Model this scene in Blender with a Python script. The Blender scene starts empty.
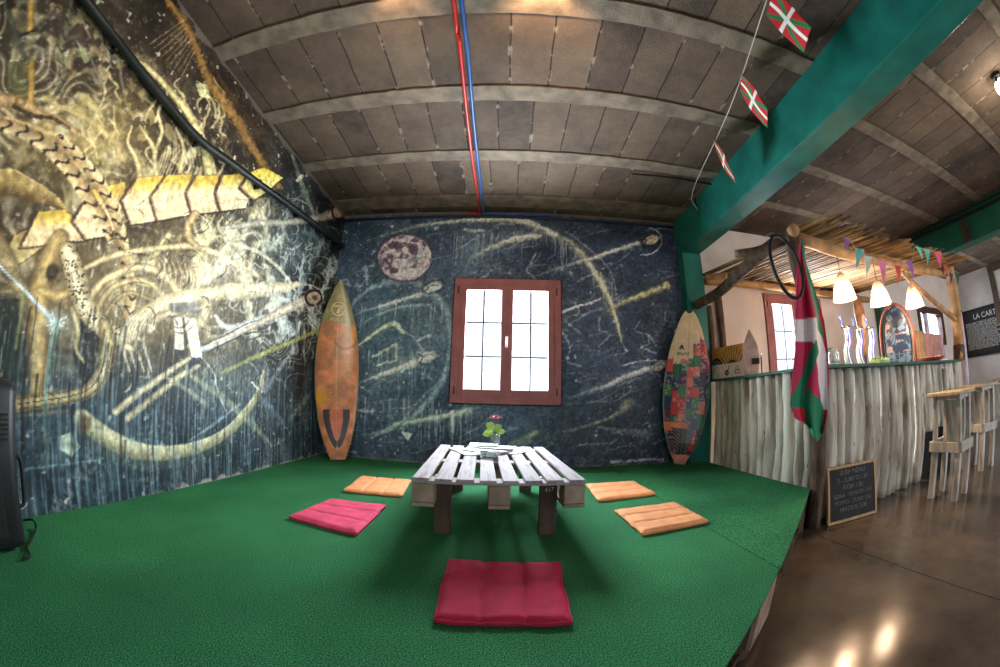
import bpy, bmesh, math, random
import numpy as np
from mathutils import Vector, Matrix
random.seed(7); np.random.seed(7)
S = bpy.context.scene
COL = S.collection
PI = math.pi

# ---------------------------------------------------------------- camera (fisheye lens of the photograph)
K1, K3 = 1.3639, -0.0517
PITCH, YAW, ROLL = .1753, .0136, -.025
CAMZ = 1.0
def _rot(p, yw, r):
    cp, sp = math.cos(p), math.sin(p); cy, sy = math.cos(yw), math.sin(yw); cr, sr = math.cos(r), math.sin(r)
    Rr = np.array([[cr, 0, sr], [0, 1, 0], [-sr, 0, cr]])
    Rp = np.array([[1, 0, 0], [0, cp, -sp], [0, sp, cp]])
    Rz = np.array([[cy, -sy, 0], [sy, cy, 0], [0, 0, 1]])
    return Rz @ Rp @ Rr
CM = _rot(PITCH, YAW, ROLL)
cam = bpy.data.cameras.new('camera'); cam_o = bpy.data.objects.new('camera', cam); COL.objects.link(cam_o)
M = Matrix([[CM[i, 0], CM[i, 2], -CM[i, 1]] for i in range(3)]).to_4x4(); M.translation = (0, 0, CAMZ)
cam_o.matrix_world = M
cam.type = 'PANO'
try:
    cam.panorama_type = 'FISHEYE_LENS_POLYNOMIAL'; cc = cam
except Exception:
    cam.cycles.panorama_type = 'FISHEYE_LENS_POLYNOMIAL'; cc = cam.cycles
cam.sensor_fit = 'HORIZONTAL'; cam.sensor_width = 36.0; cam.sensor_height = 24.012
cc.fisheye_fov = math.radians(220)
cc.fisheye_polynomial_k0 = 0.0; cc.fisheye_polynomial_k1 = -K1/18; cc.fisheye_polynomial_k2 = 0.0
cc.fisheye_polynomial_k3 = -K3/18**3; cc.fisheye_polynomial_k4 = 0.0
cam.clip_start = .01; cam.clip_end = 200
S.camera = cam_o

def ray(x, y):
    dx, dy = x-500, y-333.5; rp = math.hypot(dx, dy); r = rp/500
    th = K1*r + K3*r**3; s = math.sin(th)/max(rp, 1e-9)
    return CM @ np.array([dx*s, math.cos(th), -dy*s])
def at(x, y, ax, val):
    """the point on the plane ax=val that the photograph shows at x, y"""
    v = ray(x, y); i = 'xyz'.index(ax); o = np.array([0, 0, CAMZ])
    return Vector(o + v*((val-o[i])/v[i]))
def project(P):
    v = (P-np.array([0, 0, CAMZ])) @ CM; n = np.linalg.norm(v, axis=-1)
    th = np.arccos(np.clip(v[..., 1]/n, -1, 1)); r = th/1.33
    for _ in range(12): r -= (K1*r+K3*r**3-th)/(K1+3*K3*r*r)
    s = r*500/np.maximum(np.hypot(v[..., 0], v[..., 2]), 1e-9)
    return 500+v[..., 0]*s, 333.5-v[..., 2]*s

# ---------------------------------------------------------------- view, world, lights
S.view_settings.view_transform = 'Standard'; S.view_settings.look = 'None'
S.view_settings.gamma = 1; S.view_settings.use_curve_mapping = False; S.view_settings.exposure = 0.0
S.cycles.use_denoising = True
S.cycles.max_bounces = 8; S.cycles.diffuse_bounces = 4; S.cycles.sample_clamp_indirect = 6
W = bpy.data.worlds.new('daylight'); S.world = W; W.use_nodes = True
W.node_tree.nodes['Background'].inputs[0].default_value = (.80, .90, 1.0, 1)
W.node_tree.nodes['Background'].inputs[1].default_value = 1.5

def area(name, loc, rot, sx, sy, power, color, spread=180):
    l = bpy.data.lights.new(name, 'AREA'); l.shape = 'RECTANGLE'; l.size = sx; l.size_y = sy
    l.energy = power; l.color = color; l.spread = math.radians(spread)
    o = bpy.data.objects.new(name, l); o.location = loc; o.rotation_euler = rot; COL.objects.link(o); return o
def spot(name, loc, target, power, color, ang=70, blend=.6, size=.04):
    l = bpy.data.lights.new(name, 'SPOT'); l.energy = power; l.color = color; l.spot_size = math.radians(ang)
    l.spot_blend = blend; l.shadow_soft_size = size
    o = bpy.data.objects.new(name, l); o.location = loc
    o.rotation_euler = (Vector(target)-Vector(loc)).to_track_quat('-Z', 'Y').to_euler(); COL.objects.link(o); return o
def point(name, loc, power, color, size=.03):
    l = bpy.data.lights.new(name, 'POINT'); l.energy = power; l.color = color; l.shadow_soft_size = size
    o = bpy.data.objects.new(name, l); o.location = loc; COL.objects.link(o); return o
AX, D, CZ = -1.932, 3.683, 3.042          # left wall, back wall, ceiling
RX, RY = 9.6, -3.3                        # right wall, rear wall
area('daylight_window', (.02, D+.42, 1.62), (math.radians(-90), 0, 0), 1.5, 1.6, 800, (.82, .92, 1.0))
area('daylight_bar_window', (3.75, D+.42, 1.62), (math.radians(-90), 0, 0), 1.5, 1.6, 420, (.88, .94, 1.0))
area('daylight_small_window', (8.1, D+.35, 1.95), (math.radians(-90), 0, 0), 1.5, .9, 110, (.85, .93, 1.0))
area('fill_rear_left', (.9, RY-.12, 1.1), (math.radians(90), 0, 0), 3.3, 1.6, 20, (.95, .97, 1.0))  # soft fill lamp added behind the camera, no known source
area('fill_rear_right', (7.4, RY-.1, 1.6), (math.radians(90), 0, 0), 2.0, 1.6, 170, (.97, .97, 1.0))  # second added fill lamp, brightens the bar logs and far right wall
SPOTS = [((.17, .93, 2.90), (.17, 1.45, 3.03), 26, (1, .62, .32), 110),
         ((-.35, .1, 2.86), (AX, 1.35, 1.8), 52, (1, .85, .60), 95),
         ((-.35, .9, 2.86), (AX, 1.9, 1.5), 60, (1, .92, .74), 90),
         ((-.62, .93, 2.90), (-.62, 1.4, 3.03), 8, (1, .62, .32), 100)]
for i, (lo, ta, pw, co, an) in enumerate(SPOTS):
    spot('spot_lamp_light', lo, ta, pw, co, an)

# ---------------------------------------------------------------- helpers
def s2l(c):
    c = np.asarray(c, float)/255.0
    return np.where(c <= .04045, c/12.92, ((c+.055)/1.055)**2.4)
def lin(c): return tuple(float(x) for x in s2l(c))+(1.0,)
def nd(nt, t, **kw):
    n = nt.nodes.new(t)
    for k, v in kw.items(): setattr(n, k, v)
    return n
def mat(name, col, rough=.6, metal=0, var=.18, scale=8, bump=.15, bscale=40, col2=None, spec=.4, stretch=(1, 1, 1), emit=None, trans=0, alpha=None, attr=False, sheen=0, contrast=(.35, .65)):
    m = bpy.data.materials.new(name); m.use_nodes = True; nt = m.node_tree; b = nt.nodes['Principled BSDF']
    tc = nd(nt, 'ShaderNodeTexCoord'); mp = nd(nt, 'ShaderNodeMapping'); mp.inputs['Scale'].default_value = stretch
    nt.links.new(tc.outputs['Object'], mp.inputs[0])
    no = nd(nt, 'ShaderNodeTexNoise'); no.inputs['Scale'].default_value = scale; no.inputs['Detail'].default_value = 6
    nt.links.new(mp.outputs[0], no.inputs['Vector'])
    if attr:
        a = nd(nt, 'ShaderNodeAttribute', attribute_name='paint')
        mx = nd(nt, 'ShaderNodeMix', data_type='RGBA', blend_type='MULTIPLY'); mx.inputs[0].default_value = 1
        mr = nd(nt, 'ShaderNodeMapRange'); mr.inputs[1].default_value = .3; mr.inputs[2].default_value = .7
        mr.inputs[3].default_value = 1-var; mr.inputs[4].default_value = 1+var
        nt.links.new(no.outputs[0], mr.inputs[0]); nt.links.new(a.outputs['Color'], mx.inputs[6]); nt.links.new(mr.outputs[0], mx.inputs[7])
        nt.links.new(mx.outputs[2], b.inputs['Base Color'])
    else:
        c1 = np.array(s2l(col)); c2 = np.array(s2l(col2)) if col2 is not None else c1*(1-var*1.6)
        if col2 is None: c1 = np.minimum(c1*(1+var), 1)
        rp = nd(nt, 'ShaderNodeValToRGB'); rp.color_ramp.elements[0].position = contrast[0]; rp.color_ramp.elements[1].position = contrast[1]
        rp.color_ramp.elements[0].color = (*c2, 1); rp.color_ramp.elements[1].color = (*c1, 1)
        nt.links.new(no.outputs[0], rp.inputs[0]); nt.links.new(rp.outputs[0], b.inputs['Base Color'])
    b.inputs['Roughness'].default_value = rough; b.inputs['Metallic'].default_value = metal
    b.inputs['Specular IOR Level'].default_value = spec
    if sheen: b.inputs['Sheen Weight'].default_value = sheen
    if trans: b.inputs['Transmission Weight'].default_value = trans
    if emit: b.inputs['Emission Color'].default_value = lin(emit[0]); b.inputs['Emission Strength'].default_value = emit[1]
    if bump:
        n2 = nd(nt, 'ShaderNodeTexNoise'); n2.inputs['Scale'].default_value = bscale; n2.inputs['Detail'].default_value = 4
        nt.links.new(mp.outputs[0], n2.inputs['Vector'])
        bp = nd(nt, 'ShaderNodeBump'); bp.inputs['Strength'].default_value = bump; bp.inputs['Distance'].default_value = .01
        nt.links.new(n2.outputs[0], bp.inputs['Height']); nt.links.new(bp.outputs[0], b.inputs['Normal'])
    return m
def piece_tone(m, lo=.7, hi=1.15):
    nt = m.node_tree; b = nt.nodes['Principled BSDF']; src = b.inputs['Base Color'].links[0].from_socket
    oi = nd(nt, 'ShaderNodeObjectInfo'); r = nd(nt, 'ShaderNodeMapRange'); r.inputs[3].default_value = lo; r.inputs[4].default_value = hi; nt.links.new(oi.outputs['Random'], r.inputs[0])
    mx = nd(nt, 'ShaderNodeMix', data_type='RGBA', blend_type='MULTIPLY'); mx.inputs[0].default_value = 1; nt.links.new(src, mx.inputs[6]); nt.links.new(r.outputs[0], mx.inputs[7]); nt.links.new(mx.outputs[2], b.inputs['Base Color'])
def knots(m, col, scale=6, stretch=(3, 3, 1), th=.13):
    nt = m.node_tree; b = nt.nodes['Principled BSDF']; src = b.inputs['Base Color'].links[0].from_socket
    tc = nd(nt, 'ShaderNodeTexCoord'); mp = nd(nt, 'ShaderNodeMapping'); mp.inputs['Scale'].default_value = stretch; nt.links.new(tc.outputs['Object'], mp.inputs[0])
    v = nd(nt, 'ShaderNodeTexVoronoi'); v.inputs['Scale'].default_value = scale; nt.links.new(mp.outputs[0], v.inputs['Vector'])
    r = nd(nt, 'ShaderNodeMapRange'); r.inputs[1].default_value = th*.5; r.inputs[2].default_value = th; r.inputs[3].default_value = .85; r.inputs[4].default_value = 0; nt.links.new(v.outputs['Distance'], r.inputs[0])
    mx = nd(nt, 'ShaderNodeMix', data_type='RGBA'); nt.links.new(r.outputs[0], mx.inputs[0]); nt.links.new(src, mx.inputs[6]); mx.inputs[7].default_value = lin(col); nt.links.new(mx.outputs[2], b.inputs['Base Color'])
def link_mesh(name, me, m=None, parent=None, smooth=False):
    o = bpy.data.objects.new(name, me); COL.objects.link(o)
    if m is not None: me.materials.append(m)
    if smooth: me.shade_smooth()
    if parent is not None: o.parent = parent
    return o
def obj(name, bm, m, parent=None, smooth=False):
    me = bpy.data.meshes.new(name); bmesh.ops.recalc_face_normals(bm, faces=bm.faces); bm.to_mesh(me); bm.free()
    return link_mesh(name, me, m, parent, smooth)
def tag(o, label=None, cat=None, group=None, kind=None):
    if label: o['label'] = label
    if cat: o['category'] = cat
    if group: o['group'] = group
    if kind: o['kind'] = kind
    return o
def thing(name, label, cat, loc=(0, 0, 0), rz=0, group=None):
    o = bpy.data.objects.new(name, None); COL.objects.link(o); o.location = loc; o.rotation_euler = (0, 0, rz)
    o.empty_display_size = .05
    return tag(o, label, cat, group)
def struct(o): o['kind'] = 'structure'; return o
def kids(r): return [o for o in COL.objects if o.parent == r]
def dup(r, loc, rz, label=None):
    c = r.copy(); COL.objects.link(c); c.location = loc; c.rotation_euler = (0, 0, rz)
    if label: c['label'] = label
    for ch in kids(r):
        d = ch.copy(); COL.objects.link(d); d.parent = c
        for g in kids(ch):
            e = g.copy(); COL.objects.link(e); e.parent = d
    return c
def box(bm, c, s, rot=None, bev=0):
    r = bmesh.ops.create_cube(bm, size=1); vs = r['verts']
    bmesh.ops.scale(bm, vec=s, verts=vs)
    if bev:
        es = list({e for v in vs for e in v.link_edges})
        r2 = bmesh.ops.bevel(bm, geom=es, offset=bev, segments=2, affect='EDGES', profile=.5); vs = list({v for f in r2['faces'] for v in f.verts} | {v for v in vs if v.is_valid})
    if rot is not None: bmesh.ops.rotate(bm, cent=(0, 0, 0), matrix=rot, verts=vs)
    bmesh.ops.translate(bm, vec=c, verts=vs)
def boxo(name, lo, hi, m, parent=None, bev=0):
    bm = bmesh.new(); lo = Vector(lo); hi = Vector(hi); box(bm, (lo+hi)/2, hi-lo, bev=bev); return obj(name, bm, m, parent)
def tube(bm, pts, rad, n=10, jit=0, seed=0):
    pts = [Vector(p) for p in pts]; rnd = random.Random(seed)
    if not hasattr(rad, '__len__'): rad = [rad]*len(pts)
    rings = []; ph = [rnd.uniform(0, 6.28) for _ in range(3)]
    d0 = (pts[1]-pts[0]).normalized(); up = Vector((0, 0, 1)) if abs(d0.z) < .9 else Vector((1, 0, 0))
    nx = d0.cross(up).normalized()
    for i, p in enumerate(pts):
        d = (pts[min(i+1, len(pts)-1)]-pts[max(i-1, 0)]).normalized()
        nx = (nx-d*nx.dot(d)).normalized(); ny = d.cross(nx)
        ring = []
        for k in range(n):
            a = 2*PI*k/n; r = rad[i]*(1+jit*(math.sin(2*a+ph[0]+i*.6)*.6+math.sin(3*a+ph[1]-i*.9)*.4+rnd.uniform(-.3, .3)))
            ring.append(bm.verts.new(p+nx*(math.cos(a)*r)+ny*(math.sin(a)*r)))
        rings.append(ring)
    for a, b in zip(rings, rings[1:]):
        for k in range(n): bm.faces.new((a[k], a[(k+1) % n], b[(k+1) % n], b[k]))
    bm.faces.new(rings[0][::-1]); bm.faces.new(rings[-1])
def tubeo(name, pts, rad, m, parent=None, n=10, jit=0, seed=0, smooth=True):
    bm = bmesh.new(); tube(bm, pts, rad, n, jit, seed); return obj(name, bm, m, parent, smooth)
def lathe(bm, prof, n=28, c=(0, 0, 0)):
    c = Vector(c); rings = []
    for r, z in prof:
        rings.append([bm.verts.new(c+Vector((r*math.cos(2*PI*k/n), r*math.sin(2*PI*k/n), z))) for k in range(n)] if r > 1e-6 else [bm.verts.new(c+Vector((0, 0, z)))])
    for a, b in zip(rings, rings[1:]):
        for k in range(n):
            k2 = (k+1) % n
            if len(a) == 1 and len(b) == 1: continue
            if len(a) == 1: bm.faces.new((a[0], b[k], b[k2]))
            elif len(b) == 1: bm.faces.new((a[k], a[k2], b[0]))
            else: bm.faces.new((a[k], a[k2], b[k2], b[k]))
def prism(bm, pts, z0, z1):
    a = [bm.verts.new((x, y, z0)) for x, y in pts]; b = [bm.verts.new((x, y, z1)) for x, y in pts]
    n = len(pts)
    for i in range(n): bm.faces.new((a[i], a[(i+1) % n], b[(i+1) % n], b[i]))
    bm.faces.new(a[::-1]); bm.faces.new(b)
def smooth_path(pts, k=6):
    P = [np.array(p, float) for p in pts]; P = [2*P[0]-P[1]]+P+[2*P[-1]-P[-2]]; out = []
    for i in range(1, len(P)-2):
        for j in range(k):
            t = j/k; a, b, c, d = P[i-1], P[i], P[i+1], P[i+2]
            out.append(.5*((2*b)+(-a+c)*t+(2*a-5*b+4*c-d)*t*t+(-a+3*b-3*c+d)*t**3))
    out.append(P[-2]); return out
def text_mesh(name, body, size, m, parent, loc, rot, depth=.0015, align='LEFT'):
    cu = bpy.data.curves.new(name, 'FONT'); cu.body = body; cu.size = size; cu.extrude = depth; cu.align_x = align; cu.resolution_u = 3
    t = bpy.data.objects.new(name, cu); COL.objects.link(t)
    dg = bpy.context.evaluated_depsgraph_get(); me = bpy.data.meshes.new_from_object(t.evaluated_get(dg))
    bpy.data.objects.remove(t); o = link_mesh(name, me, m, parent); o.location = loc; o.rotation_euler = rot; return o
# numpy value noise
_T = np.random.rand(256, 256)
def vnoise(x, y):
    xi = np.floor(x).astype(int); yi = np.floor(y).astype(int); fx = x-xi; fy = y-yi
    fx = fx*fx*(3-2*fx); fy = fy*fy*(3-2*fy); g = lambda a, b: _T[a & 255, b & 255]
    return (g(xi, yi)*(1-fx)+g(xi+1, yi)*fx)*(1-fy)+(g(xi, yi+1)*(1-fx)+g(xi+1, yi+1)*fx)*fy
def fbm(x, y, o=4):
    s = 0; a = .5; t = 0
    for i in range(o): s = s+a*vnoise(x*2**i+17*i, y*2**i+5*i); t += a; a *= .5
    return s/t
def ridge(x, y, o=3):
    s = 0; a = .5; t = 0
    for i in range(o): s = s+a*(1-np.abs(2*vnoise(x*2**i+31*i, y*2**i+11*i)-1)); t += a; a *= .5
    return s/t
def sm(x, a, b): t = np.clip((x-a)/(b-a), 0, 1); return t*t*(3-2*t)

class Paint:
    """paint laid on a surface; X, Y are the coordinates in which the strokes are drawn"""
    def __init__(s, X, Y, base, warp=0):
        if warp:
            wx = (fbm(X/16+3, Y/16, 3)-.5)*2.2+(vnoise(X/2.2, Y/2.2)-.5)*1.3; wy = (fbm(X/16+40, Y/16+9, 3)-.5)*2.2+(vnoise(X/2.2+70, Y/2.2+3)-.5)*1.3
            X = X+wx*warp; Y = Y+wy*warp
        s.X = X; s.Y = Y; s.C = np.array(base, float); s.dry = .34*warp
    def blend(s, idx, c, a): s.C[idx] = s.C[idx]*(1-a[:, None])+np.asarray(c, float)*a[:, None]
    def _box(s, x0, x1, y0, y1): return np.nonzero((s.X > x0) & (s.X < x1) & (s.Y > y0) & (s.Y < y1))[0]
    def stroke(s, pts, w, c, ce=None, a=1, soft=.4, lit=None, curve=True, ragged=0, seg=0, segc=(50, 38, 30), pw=1.5, fade=0):
        P = np.array(smooth_path(pts) if curve and len(pts) > 2 else pts, float)
        n = len(P); w = np.interp(np.linspace(0, 1, n), np.linspace(0, 1, len(w)), w) if hasattr(w, '__len__') else np.full(n, float(w))
        m = w.max()/2+3; idx = s._box(P[:, 0].min()-m, P[:, 0].max()+m, P[:, 1].min()-m, P[:, 1].max()+m)
        if not len(idx): return
        x, y = s.X[idx], s.Y[idx]; best = np.full(len(idx), 1e9); sd = np.zeros(len(idx)); along = np.zeros(len(idx)); L = 0
        for i in range(n-1):
            ax, ay = P[i]; dx, dy = P[i+1]-P[i]; l = math.hypot(dx, dy)
            if l < 1e-6: continue
            t = np.clip(((x-ax)*dx+(y-ay)*dy)/l**2, 0, 1); px, py = x-ax-t*dx, y-ay-t*dy
            d = np.hypot(px, py)/np.maximum((w[i]*(1-t)+w[i+1]*t)/2, .3); k = d < best
            best[k] = d[k]; sg = (dx*py-dy*px); sd[k] = (np.sign(sg)*d)[k]; along[k] = (L+t*l)[k]; L += l
        if ragged: best = best*(1+ragged*(vnoise(x*.6, y*.6)-.5)*2)
        al = a*(1-sm(best, 1-soft, 1.0))
        if s.dry:
            n_ = fbm(x/4.5, y/4.5, 3); al = al*(1-s.dry*sm(n_+.25*(best-.5), .48, .66))
        if fade: al = al*np.clip(along/(L*fade), 0, 1)**.8
        c = np.asarray(c, float)
        if ce is not None:
            q = sd if lit == 1 else (-sd if lit == -1 else None)
            k = np.clip(best, 0, 1)**pw if q is None else np.clip((q+1)/2, 0, 1)
            col = c*(1-k[:, None])+np.asarray(ce, float)*k[:, None]
        else: col = np.broadcast_to(c, (len(idx), 3)).copy()
        if seg:
            ph = along/seg+.22*np.sin(sd*3.0)+.25*np.abs(sd); f = np.abs(ph-np.round(ph)); kk = (1-sm(f, .06, .16))[:, None]
            col = col*(1-kk)+np.asarray(segc, float)*kk
        s.C[idx] = s.C[idx]*(1-al[:, None])+col*al[:, None]
    def poly(s, pts, c, a=1, soft=.8, c2=None, grad=None):
        P = np.array(pts, float); idx = s._box(P[:, 0].min()-2, P[:, 0].max()+2, P[:, 1].min()-2, P[:, 1].max()+2)
        if not len(idx): return
        x, y = s.X[idx], s.Y[idx]; ins = np.zeros(len(idx), bool); dm = np.full(len(idx), 1e9)
        for i in range(len(P)):
            x1, y1 = P[i]; x2, y2 = P[(i+1) % len(P)]
            if y1 != y2:
                k = ((y1 > y) != (y2 > y)) & (x < (x2-x1)*(y-y1)/(y2-y1)+x1); ins ^= k
            dx, dy = x2-x1, y2-y1; t = np.clip(((x-x1)*dx+(y-y1)*dy)/max(dx*dx+dy*dy, 1e-9), 0, 1)
            dm = np.minimum(dm, np.hypot(x-x1-t*dx, y-y1-t*dy))
        al = a*np.where(ins, 1, 1-sm(dm, 0, soft))
        col = np.broadcast_to(np.asarray(c, float), (len(idx), 3))
        if c2 is not None:
            g = sm((x*grad[0]+y*grad[1]), grad[2], grad[3])[:, None]; col = col*(1-g)+np.asarray(c2, float)*g
        s.C[idx] = s.C[idx]*(1-al[:, None])+col*al[:, None]
    def ell(s, cx, cy, rx, ry, c, a=1, soft=.15, rot=0, ring=None):
        m = max(rx, ry)*1.3+2; idx = s._box(cx-m, cx+m, cy-m, cy+m)
        if not len(idx): return
        x, y = s.X[idx]-cx, s.Y[idx]-cy; cr, sr = math.cos(rot), math.sin(rot); u = (x*cr+y*sr)/rx; v = (-x*sr+y*cr)/ry; d = np.hypot(u, v)
        al = a*(1-sm(np.abs(d-1), ring*.5, ring)) if ring else a*(1-sm(d, 1-soft, 1+soft*.2))
        s.blend(idx, c, al)
    def glow(s, cx, cy, r, c, a):
        idx = s._box(cx-r, cx+r, cy-r, cy+r); d = np.hypot(s.X[idx]-cx, s.Y[idx]-cy)/r; s.blend(idx, c, a*np.clip(1-d, 0, 1)**1.6)
def set_paint(me, C):
    L = np.ones((len(C), 4), np.float32); L[:, :3] = s2l(np.clip(C, 0, 255))
    at_ = me.color_attributes.new('paint', 'FLOAT_COLOR', 'POINT'); at_.data.foreach_set('color', L.ravel())
def grid_mesh(name, V, nu, nv, skip=None, closeu=False):
    """V: (nu*nv, 3), index i*nv+j"""
    i, j = np.meshgrid(np.arange(nu if closeu else nu-1), np.arange(nv-1), indexing='ij'); i2 = (i+1) % nu
    F = np.stack([i*nv+j, i2*nv+j, i2*nv+j+1, i*nv+j+1], -1).reshape(-1, 4)
    if skip is not None: F = F[~skip(V[F].mean(1))]
    me = bpy.data.meshes.new(name); me.vertices.add(len(V)); me.vertices.foreach_set('co', np.asarray(V, np.float32).ravel())
    me.loops.add(F.size); me.loops.foreach_set('vertex_index', F.ravel().astype(np.int32))
    me.polygons.add(len(F)); me.polygons.foreach_set('loop_start', np.arange(0, F.size, 4, dtype=np.int32)); me.polygons.foreach_set('loop_total', np.full(len(F), 4, np.int32))
    me.update(calc_edges=True); me.validate(); return me

# ---------------------------------------------------------------- materials
m_paint = mat('mural_paint', None, .62, var=.10, scale=60, bump=.25, bscale=30, attr=True)
m_print = mat('printed', None, .35, var=.05, scale=30, bump=.03, attr=True)
m_cloth_print = mat('printed_cloth', None, .85, var=.08, scale=40, bump=.1, bscale=200, attr=True)
m_teal = mat('teal_paint', (26, 116, 104), .45, var=.16, scale=5, bump=.12)
m_teal_dk = mat('teal_dark_paint', (22, 92, 74), .5, var=.12, scale=5, bump=.12)
m_conc = mat('rib_concrete', (124, 110, 94), .85, var=.22, scale=9, bump=.5, bscale=60)
m_wallw = mat('plaster_pinkish', (238, 220, 208), .8, var=.05, scale=3, bump=.08)
m_wallg = mat('plaster_grey', (196, 192, 190), .8, var=.08, scale=3, bump=.08)
m_chip = None
m_white_wood = mat('whitewashed_board', (172, 163, 166), .85, var=.12, scale=7, bump=.35, bscale=30, stretch=(6, .6, 6), col2=(136, 124, 122), contrast=(.3, .5), spec=.15)
m_log = mat('whitewashed_log', (226, 220, 208), .75, scale=5, bump=.4, bscale=22, stretch=(2.4, 2.4, .45), col2=(146, 135, 120), contrast=(.32, .52))
m_dkwood = mat('dark_plank', (82, 62, 50), .6, var=.3, scale=6, bump=.3, bscale=40, stretch=(4, 4, .6))
m_block = mat('pallet_block', (158, 140, 122), .8, var=.2, scale=10, bump=.4)
m_bark = mat('grey_bark', (96, 78, 64), .85, var=.35, scale=10, bump=.8, bscale=25, stretch=(2, 2, .6))
m_tan = mat('peeled_branch', (196, 150, 100), .65, var=.2, scale=8, bump=.4, bscale=25)
m_reed = mat('cane', (176, 136, 84), .6, var=.2, scale=6, bump=.1)
m_reed2 = mat('cane_dark', (124, 88, 52), .6, var=.25, scale=6, bump=.1)
m_black = mat('black_plastic', (26, 27, 30), .45, var=.1, bump=.1, bscale=200)
m_blk2 = mat('matte_black', (14, 14, 15), .7, var=.1, bump=.05)
m_frame = mat('window_frame_paint', (168, 104, 104), .5, var=.1, scale=6, bump=.1)  # pink tint of the window glare put into the frame colour
m_glass = bpy.data.materials.new('window_glass'); m_glass.use_nodes = True
_nt = m_glass.node_tree; _nt.nodes.clear(); _o = nd(_nt, 'ShaderNodeOutputMaterial'); _m = nd(_nt, 'ShaderNodeMixShader'); _t = nd(_nt, 'ShaderNodeBsdfTransparent'); _g = nd(_nt, 'ShaderNodeBsdfGlossy')
_g.inputs['Roughness'].default_value = .02; _m.inputs[0].default_value = .06
_nt.links.new(_t.outputs[0], _m.inputs[1]); _nt.links.new(_g.outputs[0], _m.inputs[2]); _nt.links.new(_m.outputs[0], _o.inputs[0])
m_red = mat('red_pipe_plastic', (190, 36, 34), .4, var=.1, bump=.05)
m_blue = mat('blue_pipe_plastic', (38, 84, 150), .4, var=.1, bump=.05)
m_navy = mat('navy_pipe', (32, 44, 66), .5, var=.2, bump=.1)
m_string = mat('string', (190, 182, 168), .8, var=.1, bump=.1)
m_chalk = mat('chalk', (205, 205, 200), .9, var=.2, scale=60, bump=0)
m_chalk2 = mat('chalk_faint', (128, 132, 134), .9, var=.4, scale=40, bump=0)
m_chrome = mat('chrome', (200, 200, 205), .15, metal=1, var=.05, bump=0)
m_whitepl = mat('white_paper', (232, 230, 226), .5, var=.03, bump=0)
m_pinkc = mat('pink_fabric', (216, 78, 112), .85, var=.10, scale=14, bump=.2, bscale=120, spec=.15)
m_crimson = mat('crimson_fabric', (178, 42, 74), .85, var=.10, scale=14, bump=.2, bscale=120, spec=.15)
m_orange = mat('orange_fabric', (236, 162, 112), .85, var=.08, scale=14, bump=.2, bscale=120, spec=.15)
m_wood = mat('light_wood', (196, 160, 112), .6, var=.15, scale=6, bump=.2, stretch=(5, 5, .8))

piece_tone(m_log, .8, 1.1); knots(m_log, (70, 58, 48)); piece_tone(m_reed, .7, 1.2); piece_tone(m_white_wood, .88, 1.1); piece_tone(m_block, .8, 1.1)
# ================================================================= THE SETTING
# concrete floor
m_floor = bpy.data.materials.new('polished_concrete'); m_floor.use_nodes = True; nt = m_floor.node_tree; b = nt.nodes['Principled BSDF']
tc = nd(nt, 'ShaderNodeTexCoord'); n1 = nd(nt, 'ShaderNodeTexNoise'); n1.inputs['Scale'].default_value = 1.3; n1.inputs['Detail'].default_value = 8; n1.inputs['Roughness'].default_value = .65
nt.links.new(tc.outputs['Object'], n1.inputs['Vector'])
rp = nd(nt, 'ShaderNodeValToRGB'); e = rp.color_ramp.elements; e[0].position = .3; e[0].color = lin((60, 53, 48)); e[1].position = .74; e[1].color = lin((112, 98, 85))
nt.links.new(n1.outputs[0], rp.inputs[0]); nt.links.new(rp.outputs[0], b.inputs['Base Color'])
mr = nd(nt, 'ShaderNodeMapRange'); mr.inputs[3].default_value = .12; mr.inputs[4].default_value = .24; nt.links.new(n1.outputs[0], mr.inputs[0]); nt.links.new(mr.outputs[0], b.inputs['Roughness'])
n2 = nd(nt, 'ShaderNodeTexNoise'); n2.inputs['Scale'].default_value = 12; n2.inputs['Detail'].default_value = 5; nt.links.new(tc.outputs['Object'], n2.inputs['Vector'])
bp = nd(nt, 'ShaderNodeBump'); bp.inputs['Strength'].default_value = .03; bp.inputs['Distance'].default_value = .02; nt.links.new(n2.outputs[0], bp.inputs['Height']); nt.links.new(bp.outputs[0], b.inputs['Normal'])
struct(boxo('floor', (AX-.3, RY-.3, -.2), (RX+.3, D+.3, 0), m_floor))
# expansion joint scored in the concrete
_a = at(800, 528, 'z', 0); _b = at(1000, 600, 'z', 0)
bmj = bmesh.new(); _v = (_b-_a); tube(bmj, [_a-_v*.1+Vector((0, 0, -.0015)), _b+_v*1.5+Vector((0, 0, -.0015))], .004, 6)
struct(obj('trim_1', bmj, m_blk2))

# ceiling: concrete blocks between ribs
m_ceil = bpy.data.materials.new('concrete_block_ceiling'); m_ceil.use_nodes = True; nt = m_ceil.node_tree; b = nt.nodes['Principled BSDF']
tc = nd(nt, 'ShaderNodeTexCoord'); sp = nd(nt, 'ShaderNodeSeparateXYZ'); nt.links.new(tc.outputs['Object'], sp.inputs[0])
def mth(op, a, b_=None, c=None):
    n = nd(nt, 'ShaderNodeMath', operation=op)
    for i, v in enumerate((a, b_, c)):
        if v is None: continue
        if isinstance(v, (int, float)): n.inputs[i].default_value = v
        else: nt.links.new(v, n.inputs[i])
    return n.outputs[0]
BW, Y0, DY, RW = .262, 1.059, .748, .1415
side = mth('GREATER_THAN', sp.outputs[0], 2.1); rowl = mth('FLOOR', mth('DIVIDE', mth('SUBTRACT', sp.outputs[1], Y0), DY)); rowr = mth('FLOOR', mth('DIVIDE', mth('SUBTRACT', sp.outputs[1], .58), .76))
row = mth('ADD', mth('MULTIPLY', rowl, mth('SUBTRACT', 1.0, side)), mth('MULTIPLY', rowr, side))
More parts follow.
